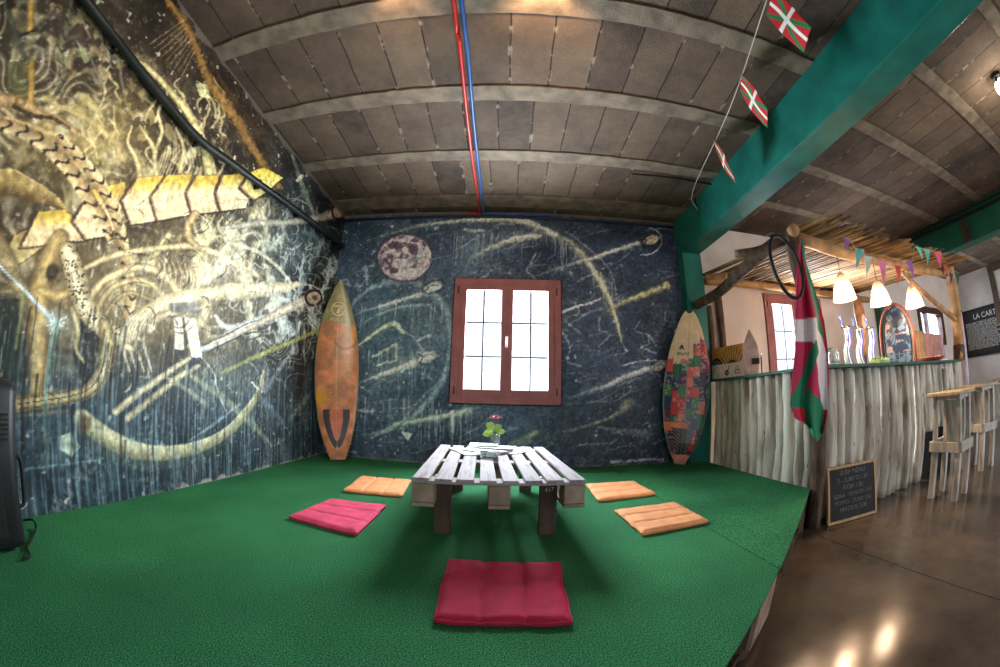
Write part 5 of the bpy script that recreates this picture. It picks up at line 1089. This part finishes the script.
# ---- bunting
bn = thing('bunting', 'string of small coloured triangle pennants along the front of the cane roof', 'bunting', (2.6, 1.8, 2.15))
PN = [((843, 237), (850, 239), (848, 250), (150, 90, 160)), ((855, 248), (864, 250), (858, 268), (110, 200, 190)), ((864, 255), (872, 257), (868, 277), (206, 222, 206)), ((878, 261), (886, 262), (885, 286), (232, 130, 170)), ((894, 264), (901, 266), (900, 284), (224, 90, 70)), ((906, 260), (912, 262), (915, 279), (150, 90, 180)),
      ((915, 246), (921, 248), (924, 259), (90, 190, 180)), ((924, 249), (930, 250), (929, 265), (110, 200, 195)), ((934, 252), (941, 252), (942, 268), (226, 90, 130)), ((943, 262), (949, 262), (947, 276), (224, 90, 60)), ((949, 272), (953, 274), (952, 283), (80, 50, 110)), ((954, 271), (959, 273), (959, 286), (50, 90, 70))]
cordp = []
for i, (a_, b_, c_, col) in enumerate(PN):
    yy = 1.80 if i < 6 else 1.66; yy = 1.95 if i > 8 else yy
    A_, B_, C_ = [at(*q, 'y', yy) for q in (a_, b_, c_)]; C_ += Vector((0, .02, 0)); cordp += [tuple(A_), tuple(B_)]
    bm = bmesh.new(); v_ = [bm.verts.new(q) for q in (A_, B_, (B_+C_)/2+Vector((0, -.008, 0)), C_, (A_+C_)/2+Vector((0, -.008, 0)))]; bm.faces.new(v_)
    o = local(obj('pennant', bm, mat('pennant_cloth', col, .8, bump=.05), bn), bn); sd = o.modifiers.new('s', 'SOLIDIFY'); sd.thickness = .002
local(tubeo('cord', cordp, .003, m_string, bn, 6), bn)

# ---- things on and behind the counter
def decal_board(name, w, h, colf, th, m, nu_=90, nv_=70):
    u, v = np.meshgrid(np.linspace(0, 1, nu_), np.linspace(0, 1, nv_), indexing='ij'); u = u.ravel(); v = v.ravel()
    me = grid_mesh(name, np.stack([(u-.5)*w, np.full_like(u, -th), v*h], 1), nu_, nv_); set_paint(me, colf(u, v)); return me
def sun_col(u, v):
    C = np.tile(np.array([236, 178, 92.]), (len(u), 1)); PP = Paint(u*100, v*50, C)
    PP.ell(66, 8, 34, 34, (240, 196, 110), 1, .05)
    for k in range(15):
        a = PI*k/14; PP.stroke([(66+20*math.cos(a), 8+20*math.sin(a)), (66+42*math.cos(a), 8+42*math.sin(a))], 2.2, (58, 44, 36), curve=False)
    PP.ell(66, 8, 18, 18, (238, 168, 64), 1, .03); PP.ell(66, 8, 18, 18, (58, 44, 36), 1, ring=.14)
    PP.poly([(0, 0), (100, 0), (100, 10), (60, 14), (34, 8)], (96, 128, 140)); PP.stroke([(34, 8), (60, 15), (100, 9)], 2, (50, 44, 40)); PP.stroke([(40, 4), (64, 9), (100, 4)], 2, (210, 220, 216))
    for r_q, c in ((20, (120, 156, 164)), (14, (206, 222, 220)), (8, (104, 146, 158))): PP.ell(18, 12, r_q, r_q, c, 1, .04); PP.ell(18, 12, r_q, r_q, (50, 44, 40), 1, ring=.12)
    return PP.C
SXc = 2.33
def place_side(o, pxl, pxr):
    """stand a thing on the side worktop with its face along the counter"""
    a = at(*pxl, 'z', ZCt); b_ = at(*pxr, 'z', ZCt); return a, b_
# facing the camera: the plane turned 60 degrees
def screen_plane(pl, pr_, y0, y1):
    return Vector((at(*pl, 'y', y0))), Vector((at(*pr_, 'y', y1)))
def upright(name, label, cat, pl, pr_, ya, yb, ztop_px, colf, th=.015, m=m_print):
    A_ = at(*pl, 'x', ya); B_ = at(*pr_, 'x', yb); A_.z = B_.z = ZCt; w = (B_-A_).length; T_ = at(*ztop_px, 'x', (ya+yb)/2); h = T_.z-ZCt
    r = thing(name, label, cat, (A_+B_)/2, math.atan2((B_-A_).y, (B_-A_).x)); me = decal_board('face', w, h, colf, th/2+.0006, m); link_mesh('face', me, m, r)
    bm = bmesh.new(); box(bm, (0, 0, h/2), (w, th, h)); obj('panel', bm, m_wood, r); return r, w, h
r_, w_, h_s = upright('sun_picture', 'painted picture of a rising sun over waves standing on the bar', 'picture', (712, 376), (745, 373), 2.29, 2.38, (728, 346), sun_col)
def card_col(u, v): return np.tile(np.array([236, 226, 214.]), (len(u), 1))
r_, w_, h_c = upright('white_card', 'white card with drawings of surfboard, guitar and bag before the sun picture', 'sign', (713, 379), (745, 376), 2.21, 2.27, (728, 363.5), card_col)
y_f = -.0095
bm = bmesh.new(); tube(bm, [(-.0, 0, z) for z in (0, .04, .08)], .001, 6); bm.free()
def outline(nm, pts, m, x0, rad=.0022, parent=r_):
    bm = bmesh.new(); tube(bm, [(x0+a, y_f, b_) for a, b_ in pts], rad, 6); return obj(nm, bm, m, parent)
el = [(.018*math.sin(a), h_c*.5+h_c*.36*math.cos(a)) for a in np.linspace(0, 2*PI, 24)]; outline('surfboard_drawing', el, mat('ink_grey', (120, 130, 130), .5, bump=0), -w_*.30)
outline('guitar_drawing', [(.02*math.cos(a)-.006, h_c*.36+.02*math.sin(a)) for a in np.linspace(0, 2*PI, 16)], m_bdk, 0, .009); outline('guitar_neck', [(.01, h_c*.5), (.03, h_c*.8)], m_bdk, 0, .004)
outline('bag_drawing', [(-.03, h_c*.5), (-.026, h_c*.25), (.026, h_c*.25), (.03, h_c*.5), (-.03, h_c*.5)], mat('ink_red', (206, 84, 60), .5, bump=0), w_*.30, .006); outline('bag_handle', [(.02*math.cos(a), h_c*.5+.035*math.sin(a)) for a in np.linspace(0, PI, 10)], m_bdk, w_*.30)
# small pinkish surfboard
def col_pink(x, t, deck, hw):
    C = np.array([196, 172, 172.])*(1+.35*(fbm(x*12, t*8, 3)-.5))[:, None]; st = (1-sm(np.abs(x), .002, .004))[:, None]; C = C*(1-st*.5)+np.array([150, 120, 120])*st*.5; return C
me = surfboard('b', .50, .20, .025, [(0, .72), (.2, .9), (.4, 1), (.6, .86), (.8, .52), (.93, .2), (1, .01)], 0, col_pink, '')
q = at(752, 375, 'x', 2.32); s3 = thing('small_surfboard', 'small pale pink surfboard with a dark emblem standing on the bar', 'surfboard', (q.x, q.y, ZCt+.002), -.72); tp_ = at(751, 329, 'x', 2.34); me.transform(Matrix.Scale((tp_.z-ZCt)/.50, 4)); link_mesh('deck', me, m_board, s3, True)
bm = bmesh.new(); box(bm, (.045, -.02, .13), (.075, .004, .055), bev=.001); obj('emblem', bm, m_ink, s3)
q2 = at(762, 374, 'x', 2.30); pn = thing('marker_pen', 'thin dark pen shape standing beside the small surfboard', 'pen', (q2.x, q2.y, ZCt)); bm = bmesh.new(); lathe(bm, [(0, 0), (.006, 0), (.007, .15), (.003, .17), (0, .17)], 10); obj('barrel', bm, m_ink, pn); bm = bmesh.new(); lathe(bm, [(0, .17), (.004, .17), (.004, .19), (0, .195)], 10); obj('cap', bm, m_chrome, pn)

# beer taps
m_tapw = mat('tap_white', (228, 230, 238), .25, var=.04, bump=0); m_tapb = mat('tap_blue', (70, 84, 170), .3, var=.05, bump=0)
taps = [(850, 362, 846, 325), (862, 361, 860, 326), (874, 360, 872, 327)]
pt = None
for i, (xb, yb, xt, yt) in enumerate(taps):
    q = at(xb, yb, 'y', 2.2); q.z = ZCt
    lab = ['leftmost blue and white striped curved beer tap column', 'middle blue and white striped curved beer tap column', 'rightmost blue and white striped curved beer tap column, beside the green tray'][i]
    if pt is None:
        pt = thing('beer_tap', lab, 'beer tap', q, 0, 'beer taps on the bar'); H_ = .33
        c_ = smooth_path([(.0, 0, .014), (-.03, 0, .07), (-.035, 0, .14), (.0, 0, .22), (-.005, 0, H_)], 5)
        tubeo('column', c_, [.032-.0004*k for k in range(len(c_))], m_tapw, pt, 16)
        tubeo('blue_stripe', [(a+.012, b_-.022, c) for a, b_, c in c_], .013, m_tapb, pt, 8); tubeo('blue_stripe', [(a-.018, b_-.022, c) for a, b_, c in c_], .006, m_tapb, pt, 8)
        tubeo('crossbar', [(-.10, -.02, H_), (.03, -.01, H_+.01)], .012, m_chrome, pt, 10); tubeo('spout', [(-.07, -.03, H_), (-.075, -.06, H_-.04)], .009, m_chrome, pt, 8)
        tubeo('tap_handle', [(-.08, -.02, H_), (-.115, -.02, H_+.09)], [.007, .012], m_tapb, pt, 8)
        bm = bmesh.new(); lathe(bm, [(0, 0), (.05, 0), (.05, .012), (0, .012)], 20); obj('base_plate', bm, m_chrome, pt)
    else: dup(pt, q, 0, lab)
# glass jug
q = at(833, 366, 'y', 2.15); jg = thing('glass_jug', 'small clear glass jug on the bar beside the big flag', 'jug', (q.x, q.y, ZCt)); bm = bmesh.new(); lathe(bm, [(0, 0), (.045, 0), (.055, .05), (.04, .11), (.045, .15), (.041, .15), (.036, .11), (.05, .05), (.04, .008), (0, .008)], 24); obj('body', bm, m_cg, jg, True)
tubeo('handle', smooth_path([(.042, 0, .13), (.085, 0, .11), (.08, 0, .05), (.052, 0, .04)], 4), .006, m_cg, jg, 8)
# green tray of greens
q = at(880, 361, 'y', 2.06); gt = thing('green_tray', 'shallow pale green tray of garnish on the bar beside the taps', 'tray', (q.x, q.y, ZCt)); bm = bmesh.new(); box(bm, (0, 0, .02), (.20, .12, .04), bev=.008); obj('tray', bm, mat('tray_green', (150, 172, 120), .4, bump=.05), gt)
bm = bmesh.new(); rnd = random.Random(4)
for k in range(40): bmesh.ops.create_icosphere(bm, subdivisions=1, radius=rnd.uniform(.008, .014), matrix=Matrix.Translation((rnd.uniform(-.08, .08), rnd.uniform(-.045, .045), .042+rnd.uniform(0, .01))))
tag(obj('garnish', bm, mat('herb', (84, 130, 60), .7, bump=.2), gt), kind='stuff')
# blue arched board
def col_blue(x, t, deck, hw):
    C = np.tile(np.array([44, 62, 96.]), (len(x), 1)); z = t
    n_ = sm(fbm(x*16+5, t*10, 3), .5, .56)[:, None]; C = C*(1-n_)+np.array([104, 132, 164])*n_
    k = (((z > .22) & (z < .40)) | ((z > .5) & (z < .72))); m2 = k[:, None]*sm(fbm(x*11+1, t*7+4, 2), .46, .52)[:, None]; C = C*(1-m2)+np.array([178, 156, 160])*m2
    grd = ((np.abs((x*18) % 1-.5) > .44) | (np.abs((z*11) % 1-.5) > .45)) & (z < .22); C[grd] = (120, 140, 170)
    for a_ in np.linspace(-.9, .9, 7):
        d = np.abs((x)*math.cos(a_)-(z-.6)*.5*math.sin(a_)); C[(d < .004) & (z > .35) & (z < .85)] = (40, 46, 66)
    e_ = np.abs(x)/np.maximum(hw, .01) > .9; C[e_] = (22, 22, 28); return C
me = surfboard('b', .60, .32, .03, [(0, .88), (.2, .97), (.4, 1), (.6, .93), (.78, .76), (.9, .52), (.97, .26), (1, .05)], 0, col_blue, '')
q = at(900, 363, 'y', 2.34); q_t = at(897, 306, 'y', 2.34); bb = thing('blue_surfboard_picture', 'arched dark blue painted board with pale patches standing on the bar', 'picture', (q.x, 2.34, ZCt+.002), -1.0); me.transform(Matrix.Scale((q_t.z-ZCt)/.60, 4)); link_mesh('board', me, m_board, bb, True)
bm = bmesh.new(); hb_ = q_t.z-ZCt; pts = [(-.19*hb_/.6*min(1, 1.6*math.sin(a)**.5 if False else 1)*math.cos(a)*-1, .04, .32*hb_/.6*0+hb_*(.45+.58*math.sin(a))) for a in np.linspace(0, PI, 22)]; tube(bm, [(-pts[0][0]*-1, .04, .0)]+pts+[(pts[-1][0], .04, 0)], .014, 8); obj('red_rim', bm, mat('rim_red', (168, 84, 66), .5), bb, True)
# red plate with bread
q = at(927, 360, 'y', 2.06); pl = thing('red_plate', 'red plate of sliced bread on the bar worktop', 'plate', (q.x+.11, q.y, ZCt)); bm = bmesh.new(); lathe(bm, [(0, 0), (.10, 0), (.17, .03), (.165, .036), (.10, .008), (0, .008)], 36); obj('dish', bm, mat('plate_red', (150, 50, 44), .3, bump=0), pl, True); bm = bmesh.new(); lathe(bm, [(.166, .0335), (.172, .034), (.172, .038), (.166, .0375), (.166, .0335)], 36); obj('rim', bm, m_dkwood, pl, True)
for k in range(5): bm = bmesh.new(); bmesh.ops.create_icosphere(bm, subdivisions=2, radius=.035, matrix=Matrix.Translation((-.09+k*.045, (k % 2)*.03-.015, .03)) @ Matrix.Diagonal((1, .8, .5, 1))); tag(obj('bread_slice', bm, mat('bread', (196, 140, 84), .8, bump=.3), None, True), ['leftmost small brown bread piece on the red plate', 'second small brown bread piece from the left on the red plate', 'middle small brown bread piece on the red plate', 'fourth small brown bread piece from the left on the red plate', 'rightmost small brown bread piece on the red plate'][k], 'bread', 'bread pieces on the red plate').location = pl.location+Vector((0, 0, .002))
# boxes behind
q = at(921, 361, 'y', 2.42)
def carton(x0, x1, yt, yy, m, name, label, cat):
    a = at(x0, 360, 'y', yy); b_ = at(x1, 360, 'y', yy); t_ = at((x0+x1)/2, yt, 'y', yy); r = thing(name, label, cat, ((a.x+b_.x)/2, yy+.06, ZCt)); w = b_.x-a.x; h = t_.z-ZCt
    bm = bmesh.new(); box(bm, (0, 0, h/2), (w, .12, h), bev=.003); obj('body', bm, m, r); bm = bmesh.new(); box(bm, (0, -.0605, h*.5), (.03, .001, h)); obj('tape', bm, m_wood, r); return r
bar2 = carton(914, 927, 331, 2.30, mat('cardboard', (190, 150, 112), .8), 'cardboard_box', 'brown cardboard box behind the bread plate', 'box')
carton(927.5, 944, 334, 2.30, mat('pink_panel', (196, 140, 132), .7), 'pink_box', 'dusty pink box beside the brown cardboard box', 'box')
# wooden carving with pale oval on the wall
q = at(864, 352, 'y', 2.40); t_ = at(860, 296, 'y', 2.40); cv = thing('wooden_carving', 'brown carved wooden board with a pale oval behind the beer taps', 'carving', (q.x, 2.40, ZCt)); H_ = t_.z-ZCt
bm = bmesh.new(); tube(bm, [(.0, 0, 0), (.01, 0, H_*.35), (.01, 0, H_*.55), (.0, 0, H_*.78), (-.02, 0, H_)], [.035, .04, .075, .085, .05], 14, .04, 3); bmesh.ops.scale(bm, vec=(1, .5, 1), verts=bm.verts); obj('body', bm, mat('carved_wood', (134, 92, 62), .6, var=.3, scale=14), cv, True)
bm = bmesh.new(); bmesh.ops.create_uvsphere(bm, u_segments=20, v_segments=12, radius=1, matrix=Matrix.Translation((.01, -.035, H_*.63)) @ Matrix.Diagonal((.038, .014, .075, 1))); obj('pale_oval', bm, mat('pale_oval', (222, 182, 150), .5), cv, True)
# dark ball jar and cups at the post foot
q = at(941, 358, 'y', 2.06)
for k, (px_, lab, rr) in enumerate([(938, 'small white cup on the bar beside the forked trunk', .035), (945, 'white saucer stack beside the forked trunk', .05)]):
    q = at(px_, 358, 'y', 2.07); r = thing(['white_cup', 'saucer'][k], lab, ['cup', 'saucer'][k], (q.x, q.y, ZCt)); bm = bmesh.new()
    lathe(bm, [(0, 0), (rr*.6, 0), (rr, .06 if k == 0 else .018), (rr-.004, .06 if k == 0 else .018), (rr*.55, .006), (0, .006)], 20); obj('body', bm, m_whitepl, r, True)
    if k == 1: bm = bmesh.new(); lathe(bm, [(rr*.4, .006), (rr*.45, .012), (rr*.5, .006)], 20); obj('well_ring', bm, m_whitepl, r, True)
    if k == 0: tubeo('handle', smooth_path([(rr*.9, 0, .05), (rr*1.5, 0, .045), (rr*1.4, 0, .02), (rr*.75, 0, .015)], 3), .004, m_whitepl, r, 6)
# striped boards leaning at the far end
m_purple = mat('purple_stripe', (112, 70, 150), .4, bump=0); m_lil = mat('lilac_white', (222, 210, 228), .4, bump=0)
def striped(pb_, ptp, yy, lab):
    A_ = at(*pb_, 'y', yy); B_ = at(*ptp, 'y', yy); A_.z = 0; r = thing('striped_post', lab, 'post', A_); d = B_-A_
    bm = bmesh.new(); box(bm, (0, 0, d.z/2), (.05, .04, d.z), bev=.004); obj('pole', bm, m_lil, r); bm = bmesh.new(); box(bm, (.034, 0, d.z/2), (.018, .042, d.z), bev=.003); obj('purple_edge', bm, m_purple, r); bm = bmesh.new(); box(bm, (0, 0, d.z+.02), (.11, .05, .03), bev=.003); obj('cap', bm, m_dkwood, r)
striped((967, 372), (957, 312), 2.46, 'lilac and purple striped post beside the wall chalkboard')
striped((944, 372), (940, 318), 2.50, 'lilac and purple striped post behind the forked trunk')
striped((931, 372), (925, 314), 2.9, 'thin lilac and purple striped post below the small window')

# ---- floor chalkboard
BLp = at(828, 527, 'z', 0); BRp = at(877, 513, 'z', 0); BLp.y -= .0
TLp = at(822, 471, 'y', BLp.y+.09); TRp = at(870, 460, 'y', BRp.y+.09)
wv_ = (BRp-BLp); wb = wv_.length; hb = ((TLp-BLp).length+(TRp-BRp).length)/2
cb_ = thing('chalkboard', 'black chalkboard in a light wooden frame leaning on the bar logs on the floor', 'chalkboard')
zx = wv_.normalized(); zz_ = ((TLp-BLp)+(TRp-BRp)).normalized(); zz_ = (zz_-zx*zz_.dot(zx)).normalized(); zy = zz_.cross(zx)
cb_.matrix_world = Matrix(((zx.x, zy.x, zz_.x, BLp.x), (zx.y, zy.y, zz_.y, BLp.y), (zx.z, zy.z, zz_.z, BLp.z+.004), (0, 0, 0, 1)))
m_cb = mat('blackboard', (30, 32, 36), .7, var=.25, scale=10, bump=.03)
bm = bmesh.new(); box(bm, (wb/2, .01, hb/2), (wb-.02, .008, hb-.02)); slt = obj('slate', bm, m_cb, cb_)
fw = .022
for lo, hi in [((0, 0, 0), (wb, .022, fw)), ((0, 0, hb-fw), (wb, .022, hb)), ((0, 0, fw), (fw, .022, hb-fw)), ((wb-fw, 0, fw), (wb, .022, hb-fw))]: boxo('frame_rail', lo, hi, m_wood, cb_, bev=.002)
for k, (tx, sz) in enumerate([('SURF MENU', .055), ('2 - ZURITO 1,50', .05), ('RIOJA 1,80', .05), ('SIDRA - TXAKOLI 2,00', .044), ('MOSTO - ZUMO 1,50', .044), ('PINTXOS 2,00', .05)]):
    text_mesh('chalk_writing', tx, sz, m_chalk2, slt, (wb/2, .004, hb-.075-k*(hb-.10)/6), (PI/2, random.uniform(-.02, .02), 0), .0003, 'CENTER')
# ---- wall chalkboard and dark frame on the right wall
X = RX-.03
c1 = at(963, 315, 'x', X); c2 = at(967, 356, 'x', X); c3 = at(1000, 308, 'x', X); wbd = c1.y-c3.y+.25; hbd = c1.z-c2.z
wc = thing('wall_chalkboard', 'large framed chalkboard full of writing on the far right wall', 'chalkboard', (X, c1.y, c2.z), -PI/2)
bm = bmesh.new(); box(bm, (wbd/2, 0, hbd/2), (wbd, .03, hbd)); slw = obj('slate', bm, m_cb, wc)
for lo, hi in [((-.04, -.035, -.05), (wbd+.04, .02, 0)), ((-.04, -.035, hbd), (wbd+.04, .02, hbd+.06)), ((-.05, -.035, 0), (0, .02, hbd)), ((wbd, -.035, 0), (wbd+.05, .02, hbd))]: boxo('frame_rail', lo, hi, m_blk2, wc)
text_mesh('chalk_heading', 'LA CARTA', .15, m_chalk, slw, (wbd/2, -.018, hbd-.15), (PI/2, 0, 0), .0005, 'CENTER')
words = 'BOCATAS TORTILLA JAMON QUESO LOMO BACON POLLO ENSALADA MIXTA HAMBURGUESA NACHOS PATATAS ALITAS CROQUETAS RABAS GILDAS PAN ACEITE TOMATE HUEVO ATUN'.split(); rnd = random.Random(3)
for k in range(12): text_mesh('chalk_writing', ' '.join(rnd.sample(words, 4)), .058, m_chalk, slw, (.04, -.018, hbd-.25-k*(hbd-.3)/12), (PI/2, 0, 0), .0004)
a1 = at(988, 266, 'x', X); a2 = at(993, 325, 'x', X)
wf = thing('dark_wall_frame', 'dark wooden frame high on the far right wall above the chalkboard', 'frame', (X, at(992, 290, 'x', X).y, a2.z), -PI/2)
hf = a1.z-a2.z
boxo('stile', (0, -.05, 0), (.14, .0, hf), m_dkwood, wf); boxo('rail', (.14, -.05, hf-.14), (1.2, 0, hf), m_dkwood, wf); boxo('rail', (.14, -.05, 0), (1.2, 0, .14), m_dkwood, wf); boxo('stile', (1.2, -.05, 0), (1.34, 0, hf), m_dkwood, wf); boxo('backing', (.14, -.02, .14), (1.2, -.005, hf-.14), m_wallg, wf)
# cables and box by the second beam
pts = [at(x, y_, 'z', 2.95) for x, y_ in ((905, 246), (935, 231), (965, 210), (1000, 186))]; pts = [(min(v.x, 5.77), v.y, 2.95) for v in pts]
tag(tubeo('cable_run', [(5.76, 3.6, 2.93), (5.76, 2.4, 2.95), (5.76, 1.2, 2.92), (5.76, -.5, 2.95)], .022, m_blk2, None, 8), 'black cable bundle along the top of the far teal beam', 'cable')
tag(tubeo('cable_run', [(5.74, 3.5, 2.98), (5.74, 2.0, 3.0), (5.74, .6, 2.97), (5.74, -.5, 3.0)], .014, m_blk2, None, 8), 'thin black cable just under the ceiling by the far teal beam', 'cable')
q = at(966, 232, 'x', 5.78); jb = thing('cable_duct', 'brown vertical cable duct fixed on the far teal beam', 'duct', (5.775, q.y, 2.6))
for k in range(4): bm = bmesh.new(); box(bm, (0, k*.03-.045, .14), (.03, .022, .28)); obj('conduit', bm, m_dkwood, jb)

# ---- bar stools
m_stool = mat('stool_wood', (208, 206, 200), .7, scale=6, bump=.4, bscale=30, stretch=(4, 4, .7), col2=(150, 146, 138))
def stool():
    r = thing('bar_stool', '', 'stool', (0, 0, 0), 0, 'whitewashed wooden stools at the bar')
    sb = bmesh.new(); box(sb, (0, 0, .865), (.50, .34, .03), bev=.006); obj('seat', sb, mat('seat_wood', (200, 184, 158), .6, scale=6, bump=.3, stretch=(1, 5, 5), col2=(156, 138, 112)), r)
    for sx in (-1, 1):
        for sy in (-1, 1):
            bm = bmesh.new(); box(bm, (sx*.14, sy*.12, .22), (.06, .05, .44), bev=.004); box(bm, (sx*.14, sy*.12, .64), (.045, .04, .42), bev=.004); obj('leg', bm, m_stool, r)
    for sy in (-1, 1): bm = bmesh.new(); box(bm, (0, sy*.155, .44), (.36, .022, .085), bev=.003); obj('rail', bm, m_stool, r)
    for sx in (-1, 1): bm = bmesh.new(); box(bm, (sx*.182, 0, .44), (.022, .30, .085), bev=.003); obj('rail', bm, m_stool, r)
    bm = bmesh.new(); box(bm, (0, 0, .835), (.34, .27, .03)); obj('seat_frame', bm, m_stool, r)
    bm = bmesh.new(); box(bm, (.06, .0, .62), (.04, .22, .36), bev=.003); obj('middle_slat', bm, m_stool, r); return r
s1 = stool(); s1['label'] = 'nearest whitewashed wooden bar stool in front of the log bar'; s1.location = (3.69, 1.53, 0); s1.rotation_euler = (0, 0, .05)
dup(s1, (4.95, 1.68, 0), -.15, 'second whitewashed wooden bar stool, just right of the nearest one')
dup(s1, (6.7, 1.9, 0), .3, 'farthest whitewashed wooden stool, beyond the end of the bar')
# low bench-like shelf behind the stools at the right wall
bk = thing('wooden_table', 'pale wooden table by the far right wall', 'table', (7.8, 2.6, 0))
boxo('tabletop', (-.5, -.4, .74), (.5, .4, .78), m_stool, bk)
for sx in (-1, 1):
    for sy in (-1, 1): boxo('leg', (sx*.44-.03, sy*.34-.03, 0), (sx*.44+.03, sy*.34+.03, .74), m_stool, bk)
bpy.context.view_layer.update()
